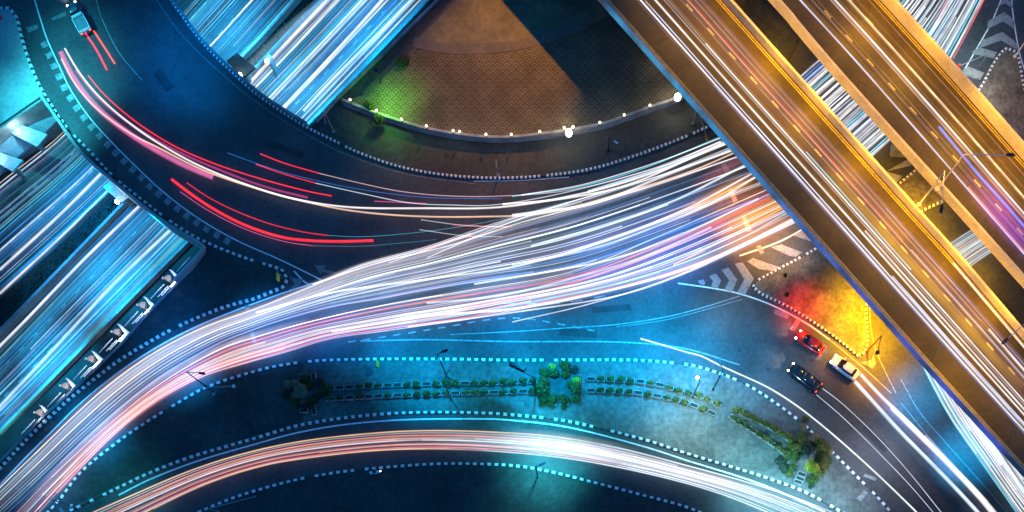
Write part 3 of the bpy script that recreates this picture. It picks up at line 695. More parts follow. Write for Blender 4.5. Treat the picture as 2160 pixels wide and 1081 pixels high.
# extra strong streaks
for pts, wpx, col, it in (
    ([(660,600),(800,555),(950,518),(1100,470),(1250,430),(1400,385),(1560,330)], 4, W, .9),
    ([(540,660),(700,618),(900,590),(1100,560),(1300,500),(1450,440),(1590,365)], 5, W, 1.0),
    ([(700,700),(900,668),(1100,650),(1300,610),(1480,555),(1640,480),(1720,440)], 6, W, 1.1),
    ([(860,690),(1080,660),(1300,625),(1450,575),(1600,505),(1720,450)], 4, W, 1.0),
    ([(1000,600),(1150,575),(1300,545),(1450,490),(1600,420)], 5, W, 1.0),
    ([(980,650),(1150,615),(1330,555),(1480,490),(1620,410)], 4, RD, .9),
    ([(1080,560),(1250,525),(1380,480),(1500,430),(1600,370)], 6, WB, .9),
    ([(1080,680),(1250,640),(1420,585),(1560,520),(1680,465)], 3, W, .9), ([(1120,520),(1280,475),(1420,425),(1580,345)], 6, WB, 1.),
    ([(900,640),(1050,625),(1200,590),(1350,545),(1500,480)], 6, WB, .8),
    ([(1300,600),(1430,560),(1550,510),(1660,450)], 4, TQ, .7), ([(1390,590),(1500,550),(1600,500),(1680,455)], 3.5, (1,.25,.1), .9)):
    trail(pts, 1.3, wpx, col, it, 'fanning out towards the flyover', gM)
# ring road, traced one by one
gR = 'light trails on the dark ring road'
ring = [
 ([(128,110),(150,155),(185,205),(230,250),(300,300),(380,345),(450,375)], 13.9, (1,.2,.5), .8, 'broad pink light trail at the left of the ring road'),
 ([(137,103),(165,150),(205,200),(260,250),(330,300),(420,350),(520,390),(620,420),(740,438),(900,440),(1050,438),(1200,415),(1350,375),(1530,305)], 5, W, 1.2, 'long cream white light trail across the dark ring road'),
 ([(186,160),(225,205),(290,260),(370,310),(450,345),(540,375),(640,402),(700,414)], 3.4, RD, 1.6, 'long red light trail beside the cream one on the ring road'),
 ([(130,125),(160,180),(210,235),(280,285),(330,310),(430,360),(540,398),(640,425),(740,445),(860,456),(1000,458),(1150,450),(1300,412),(1450,365),(1560,318)], 4.5, (1,.6,.4), 1.1, 'long orange-white light trail, lower of the ring road pair'),
 ([(160,150),(215,215),(280,265),(370,318),(470,362),(560,395),(650,418)], 6, (1,.08,.4), .45, 'magenta light trail between the cream and orange trails'),
 ([(362,379),(410,415),(460,447),(520,477),(590,500),(650,508),(720,510),(788,508)], 7, RD, 1.8, 'thick bright red light trail at the middle of the ring road'),
 ([(394,386),(440,417),(500,447),(570,473),(640,490),(690,497)], 3, RD, 1.1, 'thin red light trail just above the thick red one'),
 ([(380,405),(440,445),(520,485),(600,510),(660,519)], 1.8, (1,.2,.5), .8, 'hair-thin pink light trail just below the thick red one'),
 ([(549,325),(600,345),(672,366)], 3.2, RD, 1.4, 'short red light trail, topmost on the ring road'),
 ([(540,347),(600,368),(666,387)], 3, RD, 1.3, 'short red light trail, second from the top on the ring road'),
 ([(672,366),(760,387),(850,405),(950,414),(1060,414),(1200,402),(1350,365),(1500,308),(1540,290)], 2.2, PK, .8, 'hair-thin pink light trail curving under the small kerb'),
 ([(666,387),(760,408),(860,428),(950,433),(1050,432),(1200,405),(1400,350),(1540,300)], 2.4, WB, .9, 'thin bluish-white light trail, second from the inner kerb'),
 ([(480,323),(560,352),(640,375),(760,400),(900,417),(1060,420)], 1.6, BL, .7, 'hair-thin blue light trail above the red ones'),
 ([(690,497),(760,500),(850,494),(950,482),(1060,462),(1200,425)], 1.6, CYN, .5, 'hair-thin cyan light trail crossing towards the fan'),
 ([(660,519),(760,520),(850,513),(920,506)], 1.4, CYN, .35, 'faintest cyan light trail under the thick red one'),
 ([(840,1e9)], 0, W, 0, ''),
 ([(790,425),(900,430)], 3, (1,.1,.4), .7, 'short magenta light trail at the bend of the ring road'),
 ([(885,485),(980,498),(1060,500)], 2.2, WB, .6, 'short pale light trail ending among the fan'),
 ([(888,464),(960,474),(1020,478),(1070,480)], 2.2, WB, .6, 'short pale light trail above the fan'),
 ([(955,475),(1000,478),(1080,478)], 2.5, RD, .9, 'short red light trail where the fan begins'),
 ([(880,534),(960,505),(1010,498)], 3, RD, 1., 'short red light trail leaving the ring for the fan'),
 ([(900,545),(1050,480),(1200,428),(1380,375),(1540,312)], 2.6, W, .8, 'thin white light trail crossing from ring to fan'),
 ([(820,555),(980,500),(1080,462),(1200,430)], 2.2, W, .7, 'hair-thin white light trail at the top of the fan'),
 ([(180,70),(205,108),(226,149)], 5, RD, 1.8, 'short red light trail behind the grey pickup, left one'),
 ([(198,66),(222,103),(243,136)], 5, (1,.1,.02), 1.8, 'short red-orange light trail behind the grey pickup, right one'),
 ([(1060,432),(1200,418),(1340,385),(1530,300)], 5, W, 1.1, 'thick white light trail below the inner kerb near the flyover'),
 ([(1080,415),(1220,395),(1360,355),(1530,285)], 3, CYN, .9, 'thin cyan light trail nearest the inner kerb by the flyover'),
 ([(1100,412),(1230,390),(1380,345),(1525,290)], 3, W, 1., 'thin white light trail nearest the inner kerb by the flyover'),
 ([(1080,455),(1250,430),(1400,372),(1560,310)], 7, W, .9, 'thick white light trail above the fan by the flyover'),
 ([(1240,405),(1380,360),(1520,300)], 7, WB, .9, 'thick bluish-white light trail by the flyover'),
]
for pts, wpx, col, it, lab in ring:
    if wpx == 0: continue
    trail(pts, .9+random.uniform(-.1, .1), wpx, col, it, '', gR, label=lab, jitter=.12)
# bottom road
gB = 'light trails on the bottom curved road'
BU = [(150,1100),(260,1052),(400,993),(520,955),(640,930),(780,914),(900,908),(1040,911),(1180,922),(1320,948),(1450,982),(1570,1015),(1680,1050),(1790,1095)]
BLo = [(230,1125),(320,1078),(440,1022),(560,984),(680,965),(800,953),(920,950),(1040,955),(1180,968),(1300,988),(1420,1015),(1520,1045),(1620,1085),(1680,1110)]
bundle(BU, BLo, .8, 40, [(W, 5), (WB, 5), (PK, 2), (LV, 1.5), (OR, 1), (SA, 1), (CYN, 1)], 'on the bottom curved road', gB, (1., 2.8), (.12, 1.1), minlen=.4, wob=.02)
for f, c in ((.02, OR), (.25, (1,.2,.1)), (.4, SA), (.93, OR), (.7, (1,.25,.1)), (.5, PK), (.85, (1,.15,.1))):
    a = resample(catmull(BU), 60); b = resample(catmull(BLo), 60)
    trail([u.lerp(v, f) for u, v in zip(a, b)][:random.randint(24, 46)], 1.2, 3.2, c, 1.0, 'at the left end of the bottom curved road', gB, raw=True, fade=.1)
    trail([u.lerp(v, f) for u, v in zip(a, b)][random.randint(14, 32):], 1.2, 3.2, WB, 1.0, 'at the right end of the bottom curved road', gB, raw=True, fade=.1)
for f, wpx, it in ((.3, 26, .3), (.6, 30, .38), (.5, 40, .2)):
    trail([u.lerp(v, f) for u, v in zip(a, b)][28:], .5, wpx, (.75,.82,1), it, 'along the bottom curved road', gB, raw=True, fade=.3)
# road with the cars
gC = 'light trails on the road with the cars'
for pts, wpx, col, it, lab in (
 ([(1351,715),(1400,729),(1450,744),(1480,752),(1520,772),(1560,790),(1620,818),(1680,856),(1740,903),(1800,955),(1860,1010),(1930,1078),(1960,1110)], 4.5, (.9,1,.97), 1.3, 'long cream light trail beside the kerb of the planter island'),
 ([(1735,820),(1780,855),(1850,922),(1920,1000),(2000,1100)], 2.2, (.7,.85,1), 1.0, 'thin light trail from the right rear of the dark car'),
 ([(1722,833),(1780,883),(1850,952),(1920,1025),(1980,1095)], 2.2, (.7,.85,1), 1.0, 'thin light trail from the left rear of the dark car'),
 ([(1803,805),(1850,857),(1900,912),(1960,973),(2020,1035),(2075,1095)], 10, WB, 1.15, 'thick white light trail from the left rear of the white car'),
 ([(1815,790),(1862,840),(1920,895),(1990,965),(2060,1037),(2110,1095)], 9, W, 1.1, 'thick white light trail from the right rear of the white car'),
 ([(1880,860),(1940,920),(2000,980),(2070,1055),(2105,1100)], 11, W, 1.1, 'thick white light trail joining the one behind the white car'),
 ([(1950,920),(2010,985),(2080,1060)], 12, (.75,.8,1), .4, 'soft white light trail behind the white car'),
 ([(1840,830),(1900,885),(1960,950),(2030,1025)], 26, (.4,.3,1), .16, 'broad faint violet light trail behind the white car'),
 ([(1780,750),(1840,820),(1900,880)], 40, (1,.25,.45), .14, 'broad faint pink light trail beside the white car')):
    trail(pts, .75, wpx, col, it, '', gC, label=lab, jitter=.2)
# road coming out from under the flyover, lower right
gE = 'light trails emerging from under the flyover at lower right'
EU = [(2220,400),(2120,450),(2040,490),(1960,550),(1900,640),(1905,700),(1935,745),(1960,800),(2010,890),(2080,990),(2150,1090)]
EL = [(2260,450),(2160,500),(2080,540),(2020,590),(1980,660),(1985,740),(2030,800),(2080,870),(2140,950),(2200,1040),(2260,1110)]
bundle(EU, EL, .8, 32, [(W, 8), (WB, 5), (OR, .5), (CYN, 1)], 'emerging from the flyover, lower right', gE, (2.5, 8), (.5, 1.3), minlen=.8, wob=.02, f0=.0, f1=1)
trail([(1935,745),(1960,800),(2010,890),(2080,990),(2150,1090)], .9, 3.5, CYN, 1.2, '', gE, label='bright cyan light trail on the outer edge of the lower right bundle')
for f in (.25, .45, .6, .75):
    a = resample(catmull(EU), 60); b = resample(catmull(EL), 60)
    trail([u.lerp(v, f) for u, v in zip(a, b)][28:], .6, 24, (.7,.75,.95), .22, 'in the lower right bundle', gE, raw=True, fade=.1)
# under and between the flyovers
gG = 'light trails crossing beneath the flyovers'
GU = [(1600,240),(1640,204),(1700,150),(1790,72),(1870,0),(1930,-80)]; GL = [(1750,420),(1790,383),(1850,330),(1950,235),(2010,130),(2078,0),(2115,-90)]
bundle(GU, GL, .8, 46, [(W, 8), (WB, 7), (BL, .8), (LV, 1.4), (CYN, 1), (SA, .3)], 'crossing beneath the flyovers', gG, (3.5, 8), (.75, 1.5), minlen=.8, wob=.015, f1=.98)
trail([(2010,125),(2050,50),(2085,-20)], 1.2, 4, (1,.1,.1), 1.0, '', gG, label='red light trail at the edge of the crossing road, top right')
trail([(1965,65),(1990,20),(2010,-20)], 1.2, 6, (1,.15,.15), 1.0, '', gG, label='thick red light trail on the crossing road, top right')
# the cut highway
gT = 'light trails on the cut highway'
palT = [(W, 4), (WB, 4), ((.3,.7,1), 5), (CYN, 4), (BL, 4), (LV, 3), ((.05, .5, 1), 4)]
def cut(e, i0, i1): 
    p = resample(catmull(e), 60); return [tuple(v[:2]) for v in p[i0:i1]]
bundle([(640,-300),(345,12),(215,172)], [(900,-300),(622,0),(515,118),(360,275)], TZ+.8, 30, palT, 'on far carriageway above the bridge', gT, (1.6, 8), (.1, 1.35), minlen=.7, wob=.01, dim=[CYN, BL, (.05, .5, 1), (.05, .5, 1)])
bundle([(960,-300),(692,0),(540,160),(400,305)], [(1190,-300),(900,0),(655,258),(520,395)], TZ+.8, 40, palT, 'on near carriageway above the bridge', gT, (1.6, 9), (.12, 1.5), minlen=.75, wob=.01, dim=[CYN, BL, (.05, .5, 1), (.05, .5, 1)])
bundle([(230,150),(135,272),(0,380),(-120,480)], [(330,305),(235,397),(100,525),(-60,670)], TZ+.8, 30, palT, 'on far carriageway below the bridge', gT, (1.6, 7.5), (.1, 1.35), minlen=.7, wob=.01, dim=[CYN, BL, (.05, .5, 1), (.05, .5, 1)])
bundle([(420,290),(275,436),(130,582),(-60,780)], [(470,430),(372,535),(230,680),(60,853),(-60,970)], TZ+.8, 32, palT, 'on near carriageway below the bridge', gT, (1.6, 7.5), (.1, 1.25), minlen=.7, wob=.01, f1=.96, dim=[CYN, BL, (.05, .5, 1), (.05, .5, 1)])
for pts, wpx, col, it, lab in (
 ([(760,-70),(690,2),(600,97),(520,183),(440,265)], 10, W, 1.2, 'thickest white light trail beside the dark median, above the ring bridge'),
 ([(770,-60),(700,12),(610,112),(530,195)], 4, (1,.6,.25), .8, 'orange light trail beside the dark median'),
 ([(860,-60),(740,75),(600,225),(520,310)], 9, W, 1.1, 'thick white light trail in the middle of the near carriageway'),
 ([(925,-60),(800,70),(700,170),(640,235)], 8, WB, 1.1, 'thick white light trail near the plaza side'),
 ([(420,470),(330,560),(200,700),(60,850),(0,915)], 12, (.1,.9,.55), .35, 'broad green light trail on the near carriageway below the bridge'),
 ([(420,430),(250,590),(120,730),(-20,880)], 9, WB, .9, 'thick white light trail in the middle of the near carriageway below the bridge'),
 ([(300,430),(180,545),(60,670),(-20,750)], 8, W, 1.0, 'thick white light trail beside the median below the bridge'),
 ([(240,340),(120,460),(0,570)], 8, W, .9, 'thick white light trail on the far carriageway below the bridge'),
 ([(260,370),(150,480),(0,620)], 7, W, .9, 'second thick white light trail on the far carriageway below the bridge'),
 ([(830,-60),(700,65),(560,205)], 26, (.05,.6,1), .3, 'broad cyan light trail on the near carriageway above the bridge'),  # broad blue and cyan glows added to colour the highway surface
 ([(900,-40),(780,80),(640,215)], 22, (.03,.5,1), .3, 'broad blue light trail on the near carriageway above the bridge'),
 ([(520,-60),(430,25),(330,125)], 34, (.08,.6,1), .35, 'broad cyan light trail on the far carriageway above the bridge'),
 ([(600,-40),(500,60),(420,140)], 20, (.03,.4,1), .3, 'broad blue light trail on the far carriageway above the bridge'),
 ([(390,470),(220,640),(60,800),(-40,900)], 30, (.02,.45,1), .25, 'broad blue light trail on the near carriageway below the bridge'),
 ([(330,440),(180,590),(30,740)], 24, (.04,.6,1), .25, 'broad cyan light trail on the near carriageway below the bridge'),
 ([(230,320),(110,440),(-20,560)], 26, (.02,.35,1), .3, 'broad blue light trail on the far carriageway below the bridge'),
 ([(720,-30),(560,110),(500,180)], 34, (.5,.8,1), .25, 'broad soft light trail by the gantry lamp')):
    trail(pts, TZ+.7, wpx, col, it, '', gT, label=lab)
# flyover trails
gFA = 'light trails on the nearer flyover'; gFB = 'light trails on the far flyover'
def band(pa, pb, f, s0=0, s1=1): return None
AL = [(1240,-100),(1330,0),(1555,254),(1755,479),(1990,744),(2215,992),(2330,1120)]; AR = [(1410,-100),(1500,0),(1625,142),(1750,280),(1930,482),(2000,560),(2140,720),(2330,940)]
palA = [(W, 5), (WB, 3), ((1,.7,.3), 3), (PK, 1.5), (RD, .5), (BL, .6), (LV, 1.2)]
FR = [.10,.14,.16,.30,.31,.44,.47,.50,.62,.70,.80,.88]
bundle(AL, AR, DZ+.8, 36, palA, 'on the nearer flyover', gFA, (.9, 2.4), (.12, .8), minlen=.5, wob=.006, dens=FR, dim=[(1,.55,.1), (1,.7,.3), PK])
Aa = resample(catmull(AL), 60); Ab = resample(catmull(AR), 60)
for f, wpx, col, it, i0, i1, lab in ((.12,4,W,1.2,0,60,'bright white light trail nearest the blue edge of the flyover'), (.17,2.6,(.1,.35,1),1.0,6,50,'thin blue light trail beside the bright white one on the flyover'),
  (.30,4.5,W,1.2,0,60,'bright white light trail, second from the blue edge of the flyover'), (.45,4,W,1.1,10,60,'bright white light trail in the middle of the nearer flyover'),
  (.50,3.4,CYN,.9,22,36,'cyan light trail in the middle of the nearer flyover'), (.56,20,(1,.6,.05),.35,24,50,'broad golden light trail on the nearer flyover'),
  (.72,2.4,RD,.9,2,34,'red light trail on the nearer flyover'), (.72,2.4,WB,.8,34,60,'thin bluish light trail on the nearer flyover'), (.86,2.2,(.3,.45,1),.8,30,60,'blue-violet light trail near the inner parapet of the nearer flyover'),
  (.78,34,(.6,.25,.3),.14,0,60,'broad faint mauve light trail on the nearer flyover'), (.62,34,(.6,.25,.3),.12,0,60,'second broad faint mauve light trail on the nearer flyover'),
  (.36,5,W,1.,30,60,'thick white light trail at the lower right of the nearer flyover'), (.20,5,(.8,.8,1),1.,34,60,'thick lavender-white light trail at the lower right of the nearer flyover')):
    trail([u.lerp(v, f) for u, v in zip(Aa, Ab)][i0:i1], DZ+.9, wpx, col, it, '', gFA, raw=True, label=lab)
for pts, wpx, col, it, lab in (([(2010,555),(2090,650),(2200,780)], 5, WB, 1.0, 'short thick white light trail by the inner parapet of the nearer flyover'), ([(2085,695),(2150,770),(2220,850)], 6, W, 1.0, 'short thick white light trail starting by a lane dash on the nearer flyover')):
    trail(pts, DZ+.9, wpx, col, it, '', gFA, label=lab)
BLp = [(1590,-100),(1680,0),(1790,120),(1900,245),(2000,360),(2100,475),(2240,635)]; BRp = [(1760,-100),(1850,0),(1940,100),(2080,256),(2210,405),(2370,590)]
bundle(BLp, BRp, DZ+.8, 22, [((1,.75,.35), 4), (W, 3), (PK, 2), ((1,.5,.2), 2)], 'on the far flyover', gFB, (1.2, 2.4), (.1, .5), minlen=.6, wob=.006, dens=[.1,.2,.26,.42,.5,.64,.75,.9], dim=[(1,.55,.1), (1,.7,.3)])
Ba = resample(catmull(BLp), 60); Bb = resample(catmull(BRp), 60)
for f, wpx, col, it, i0, i1, lab in ((.04,4.5,(.8,.78,1),1.1,0,60,'lavender-white light trail nearest the left parapet of the far flyover'), (.47,5.5,W,1.1,0,60,'bright double white light trail in the middle of the far flyover'),
  (.42,2.4,PK,.7,0,60,'pink light trail beside the double white one on the far flyover'), (.65,4,(1,.85,.5),1.1,0,60,'yellow-white light trail right of the middle of the far flyover'),
  (.07,4,(1,.3,.2),.8,40,60,'red-edged light trail at the lower end of the far flyover')):
    trail([u.lerp(v, f) for u, v in zip(Ba, Bb)][i0:i1], DZ+.9, wpx, col, it, '', gFB, raw=True, label=lab)
trail([(1980,268),(2060,365),(2120,432),(2200,525)], DZ+1, 6, (.04,.2,1), 1.8, '', gFB, label='thick bright blue light trail on the far flyover')
trail([(2030,350),(2100,430),(2180,520)], DZ+.6, 70, (.5,.02,.45), .4, '', gFB, fade=.4, label='broad magenta glow trail around the blue trail on the far flyover')
trail([(2070,410),(2130,480),(2200,560)], DZ+.6, 50, (.25,.02,.8), .4, '', gFB, fade=.4, label='broad violet glow trail around the blue trail on the far flyover')
INDIV.sort(key=lambda t: -t[0])
keep = [t for t in INDIV]
ORD = ['uppermost', 'second from the top', 'third from the top', 'fourth from the top', 'fifth from the top', 'sixth from the top', 'seventh from the top', 'eighth from the top', 'ninth from the top', 'tenth from the top', 'eleventh from the top', 'twelfth from the top', 'thirteenth from the top', 'fourteenth from the top', 'fifteenth from the top', 'sixteenth from the top']
by = {}
for k, t in enumerate(keep[:300]): by.setdefault(t[2], []).append(k)
for lab, ks in by.items():
    if len(ks) < 2: continue
    ks.sort(key=lambda k: -keep[k][1][0][len(keep[k][1][0])//2].y); n = len(ks)
    for i, k in enumerate(ks):
        o = ORD[i] if i < 16 and i < n-1 else ('lowest' if i == n-1 else 'one of the lower')
        l2 = lab if len(lab.split()) < 13 else lab.replace(' light trail', ' trail')
        keep[k] = (keep[k][0], keep[k][1], (l2+', '+o) if len((l2+' '+o).split()) <= 16 else l2+', '+o.replace(' from the top', ' down'), keep[k][3])
for k, (sc, d, lab, grp) in enumerate(keep[:300]): tag(rib_obj('light_trail', [d]), lab, 'light trail', grp)
if keep[300:]: tag(rib_obj('light_trails', [t[1] for t in keep[300:]]), 'finest light trails scattered through all the bundles', 'light trails', None, 'stuff')

# ------------------------------------------------------------------ plaza lamps
def plaza_lamp(big):
    t = thing('wall_lamp', 'x', 'lamp', (0, 0, 0), 0, 'round lamps along the plaza wall')
    bm = NB(); tube(bm, (0, 0, 0), (0, 0, .5), .06, .05); link('post', bm, M['dark_metal'], t)
    bm = NB(); ball(bm, (0, 0, .62), .18 if not big else .5); link('globe', bm, M['lamp_white' if big else 'lamp_warm'], t)
    bm = NB(); tube(bm, (0, 0, .44), (0, 0, .5), .16, .16, 12); link('collar', bm, M['dark_metal'], t)
    return t
p0 = plaza_lamp(False); p1 = plaza_lamp(True)
LPS = [(741,217,0),(796,240,0),(849,258,0),(901,272,0),(957,282,0),(971,284,0),(1026,290,0),(1079,290,0),(1139,284,0),(1200,287,1),(1190,276,0),(1209,274,0),(1265,265,0),(1316,249,0),(1370,229,0),(1428,212,1),(1386,139,0)]
used = {0: False, 1: False}
for i, (px, py, bg_) in enumerate(LPS):
    src = p1 if bg_ else p0; nm = 'star-bright big white lamp' if bg_ else 'small round white lamp'
    loc = P(px, py, PZ+.35); loc.z = PZ+.35
    wh = ['at the green-lit left corner of the plaza wall', 'second from the left corner of the plaza wall', 'third from the left corner of the plaza wall', 'fourth from the left corner of the plaza wall',
          'left one of the close pair on the plaza wall', 'right one of the close pair on the plaza wall', 'just right of the close pair on the plaza wall', 'second left of the middle big lamp',
          'just left of the star-bright lamp on the plaza wall', 'in the middle of the plaza wall', 'touching the left of the middle big lamp', 'touching the right of the middle big lamp',
          'just right of the middle big lamp', 'where the flyover shadow meets the plaza wall', 'in the shadow, next to the big lamp by the flyover', 'at the flyover end of the plaza wall', 'on the plaza beside the flyover, apart from the wall'][i]
    if not used[bg_]: t = src; t.location = loc; t['label'] = nm+' '+wh; used[bg_] = True
    else: t = dup(src, loc, 0, nm+' '+wh)
    l = lamp('lamp_or_added_light', 0, 0, 0, (1, .85, .6), 800 if bg_ else 60, .3); l.location = loc+Vector((0, 0, 1.3 if bg_ else 1.0))
# green floodlight in the plaza corner
t = thing('green_floodlight', 'small green floodlight on a post in the left corner of the plaza', 'floodlight', P(803,178,PZ))
bm = NB(); tube(bm, (0, 0, 0), (0, 0, 2.6), .08, .06); link('post', bm, M['dark_metal'], t)
bm = NB(); tube(bm, (0, 0, 2.6), (0, 0, 2.85), .28, .34, 14); link('lamp_head', bm, M['dark_metal'], t)
for px, py, pw in ((808,205,1500),(840,170,700),(790,165,600)):
    lamp('green_light', px, py, PZ+3.0, (.22, 1, .1), pw, .3, 150)

# ------------------------------------------------------------------ street poles and signs
def pole_lamp(base, head, h, label, mat='dark_metal', headmat='dark_metal', hs=(.9, .35, .16), name='street_lamp', grp='lamp posts on the islands', z0=.15):
    b = P(*base, z0); hd = P(*head, h); t = thing(name, label, 'street lamp', b, 0, grp)
    top = Vector((b.x, b.y, h)); v = lambda p: p-b
    bm = NB(); tube(bm, (0, 0, 0), v(top), .11, .07); link('pole', bm, M[mat], t)
    bm = NB(); box(bm, (0, 0, .1), (.4, .4, .2)); link('base_plate', bm, M[mat], t)
    bm = NB(); tube(bm, v(top), v(hd)+Vector((0, 0, .02)), .06, .05); link('arm', bm, M[mat], t)
    d = hd-top; bm = NB(); box(bm, (0, 0, 0), hs, math.atan2(d.y, d.x), .05); bmesh.ops.translate(bm, verts=bm.verts, vec=v(hd)); link('lamp_head', bm, M[headmat], t)
    return t
pole_lamp((943,796),(938,741),9,'lamp post with a dark head over the kerb of the planter island, left of centre')
pole_lamp((951,842),(950,776),7.5,'dark lamp post standing between the planter rows, left of centre', headmat='white_metal')
pole_lamp((1461,838),(1471,797),7,'floodlight post with white heads at the right end of the planters', headmat='lamp_blue', hs=(.45,.45,.15))
pole_lamp((1504,822),(1518,764),8,'lamp post with a dark head reaching over the cream light trail')
pole_lamp((433,815),(426,788),6,'short lamp post on the kerb beside the red trails')
pole_lamp((1134,1005),(1144,979),6,'lamp post on the bottom island kerb', headmat='white_metal')
pole_lamp((152,1068),(130,1078),5,'pale lamp post at the left tip of the planter island', mat='metal', headmat='white_metal')
pole_lamp((452,832),(493,815),3,'pale thin post with a white head on the dark part of the island', mat='metal', headmat='white_metal', hs=(.4,.4,.3))
pole_lamp((704,279),(686,258),5,'pale thin post beside the inner kerb of the ring road', mat='metal', headmat='metal', hs=(.3,.2,.1))
pole_lamp((1051,371),(1047,352),4,'pale thin post on the inner kerb below the plaza', mat='metal', headmat='metal', hs=(.3,.2,.1))
pole_lamp((1462,262),(1491,291),4,'post with an orange head by the flyover', mat='metal', headmat='orange', hs=(.7,.4,.3))
pole_lamp((2140,120),(2175,108),6,'pale lamp arm over the island at the right edge', mat='white_metal', headmat='white_metal')
pole_lamp((1830,740),(1851,744),5.5,'signal mast with a red arm at the tip of the sandy island', mat='sign_red', headmat='dark_metal', hs=(.5,.5,.4))
pole_lamp((460,1081),(537,1048),3,'pale leaning post on the bottom island', mat='metal', headmat='metal', hs=(.3,.2,.1))
pole_lamp((1283,318),(1299,300),3,'post with small white lamps in the dark verge below the plaza', mat='dark_metal', headmat='white_metal', hs=(.7,.25,.1))
# traffic signal gantry on the planter island
t = thing('signal_gantry', 'dark signal mast arm with box heads leaning over the planter island', 'traffic signal', P(1130,830,.15))
b = t.location.copy(); top = Vector((b.x, b.y, 7)); e = P(1074,772,7.2); v = lambda p: p-b
bm = NB(); tube(bm, (0, 0, 0), v(top), .12, .09); link('pole', bm, M['dark_metal'], t)
bm = NB(); tube(bm, v(top), v(e), .09, .06); link('arm', bm, M['dark_metal'], t)
ang = math.atan2((e-top).y, (e-top).x)
for f in (.92, .8, .55):
    bm = NB(); box(bm, v(top.lerp(e, f))+Vector((.25, .25, 0)), (1.0, .5, .9), ang, .05); link('signal_head', bm, M['dark_metal'], t)
def sign(px, py, hx, hy, h, mat, label, sz=(.25, .9, .9)):
    t = thing('road_sign', label, 'sign', P(px, py, .15)); b = t.location.copy(); hd = P(hx, hy, h)
    bm = NB(); tube(bm, (0, 0, 0), (0, 0, h), .06, .05); link('post', bm, M['metal'], t)
    bm = NB(); box(bm, (hd.x-b.x, hd.y-b.y, h), sz, 0, .03); link('sign_board', bm, M[mat], t)
    bm = NB(); box(bm, ((hd.x-b.x)/2, (hd.y-b.y)/2, h-.1), (abs(hd.x-b.x)+.1, .08, .08), math.atan2(hd.y-b.y, hd.x-b.x)); link('bracket', bm, M['metal'], t)
sign(803,775,797,770,2.6,'sign_green','yellow-green sign board on a post near the left of the planter island')
sign(596,587,587,586,2.6,'sign_green','yellow-green sign board on a post at the rounded tip of the dark pavement')
sign(8,44,-1,38,2.6,'sign_red','red sign on a post at the top left corner', (.6, .5, .5))
sign(2066,140,2022,141,2.6,'sign_red','small red sign by the far flyover at top right', (.35, .3, .5))
# lamp gantries of the cut highway
def gantry(corners, z, lampp, label, mat):
    c = Vector((0, 0, 0))
    for p in corners: c += P(*p, z)
    c /= len(corners); t = thing('lamp_gantry', label, 'gantry', (c.x, c.y, TZ), 0, 'lamp gantries over the cut highway')
    bm = NB(); ps = [P(*p, z)-Vector((c.x, c.y, TZ)) for p in corners]
    vt = [bm.verts.new(p) for p in ps]; vb = [bm.verts.new(p-Vector((0, 0, .35))) for p in ps]; bm.faces.new(vt); bm.faces.new(vb[::-1])
    for i in range(len(ps)): j = (i+1) % len(ps); bm.faces.new((vt[i], vb[i], vb[j], vt[j]))
    bmesh.ops.recalc_face_normals(bm, faces=bm.faces); link('slab', bm, M[mat], t)
    bm = NB(); tube(bm, (0, 0, 0), (0, 0, z-TZ-.3), .4, .4, 12); link('column', bm, M['concrete'], t)
    lp = P(*lampp, z+.5)-Vector((c.x, c.y, TZ)); bm = NB(); tube(bm, lp-Vector((0, 0, .5)), lp, .07); link('lamp_post', bm, M['metal'], t)
    bm = NB(); ball(bm, lp, .34); link('lamp_globe', bm, M['lamp_blue'], t)
    l = lamp('lamp_or_added_light', 0, 0, 0, (.5, .85, 1), 330, .3); l.location = lp+Vector((c.x, c.y, TZ))+Vector((0, 0, .8))
    return t
gantry([(478,128),(500,112),(538,142),(512,165)], -1.8, (506,159), 'grey square slab with a lamp by the inner parapet above the highway median', 'pave_dark')
gantry([(217,395),(240,374),(277,412),(256,428)], -1.8, (247,426), 'teal square slab with a lamp by the outer parapet above the median', 'concrete_light')
gantry([(17,278),(36,260),(100,284),(78,310)], -1.2, (38,278), 'slab with a bright round lamp among the slanted wall panels', 'concrete_light')
gantry([(-30,330),(0,322),(48,338),(26,362)], -1.2, (-10,330), 'slab among the slanted wall panels at the left edge', 'concrete_light')
gantry([(560,120),(566,114),(574,120),(568,128)], -2, (563,130), 'small bright lamp on a post beside the thick white trail', 'concrete_light')
# slanted panels at the left edge
bm = NB()
for i, (a, b, c2, d) in enumerate([((50,262),(92,214),(122,252),(75,300)), ((0,308),(46,268),(74,300),(0,362)), ((-60,360),(-4,312),(0,366),(-60,415))]):
    q = [P(*a, -1.5), P(*b, -1.5), P(*c2, -3.2), P(*d, -3.2)]; vs = [bm.verts.new(p) for p in q]+[bm.verts.new(p-Vector((0, 0, .3))) for p in q]
    bm.faces.new(vs[:4]); bm.faces.new(vs[4:][::-1])
    for k in range(4): j = (k+1) % 4; bm.faces.new((vs[k], vs[k+4], vs[j+4], vs[j]))
bmesh.ops.recalc_face_normals(bm, faces=bm.faces)
tag(link('slanted_panel_wall', bm, M['panel']), 'pale slanted wall panels lit by a round lamp at the left edge', 'wall')
# median: kerb walls and dark hedge
def off_line(e, z, th, z1, label, mat):
    bm = NB(); wall(bm, wpath(e, z, True), th, z-.2, z1); return tag(link('median_barrier', bm, M[mat]), label, 'barrier')
off_line([(a+4, b+3) for a, b in A_R], TZ, .5, TZ+.8, 'pale concrete barrier on the left side of the highway median', 'concrete_light')
off_line([(a-4, b-3) for a, b in B_L], TZ, .4, TZ+.8, 'pale concrete barrier on the right side of the highway median', 'concrete_light')
off_line([(a+2, b+2) for a, b in B_R], TZ, .4, TZ+.7, 'concrete barrier between the highway and the chevron fins', 'concrete')

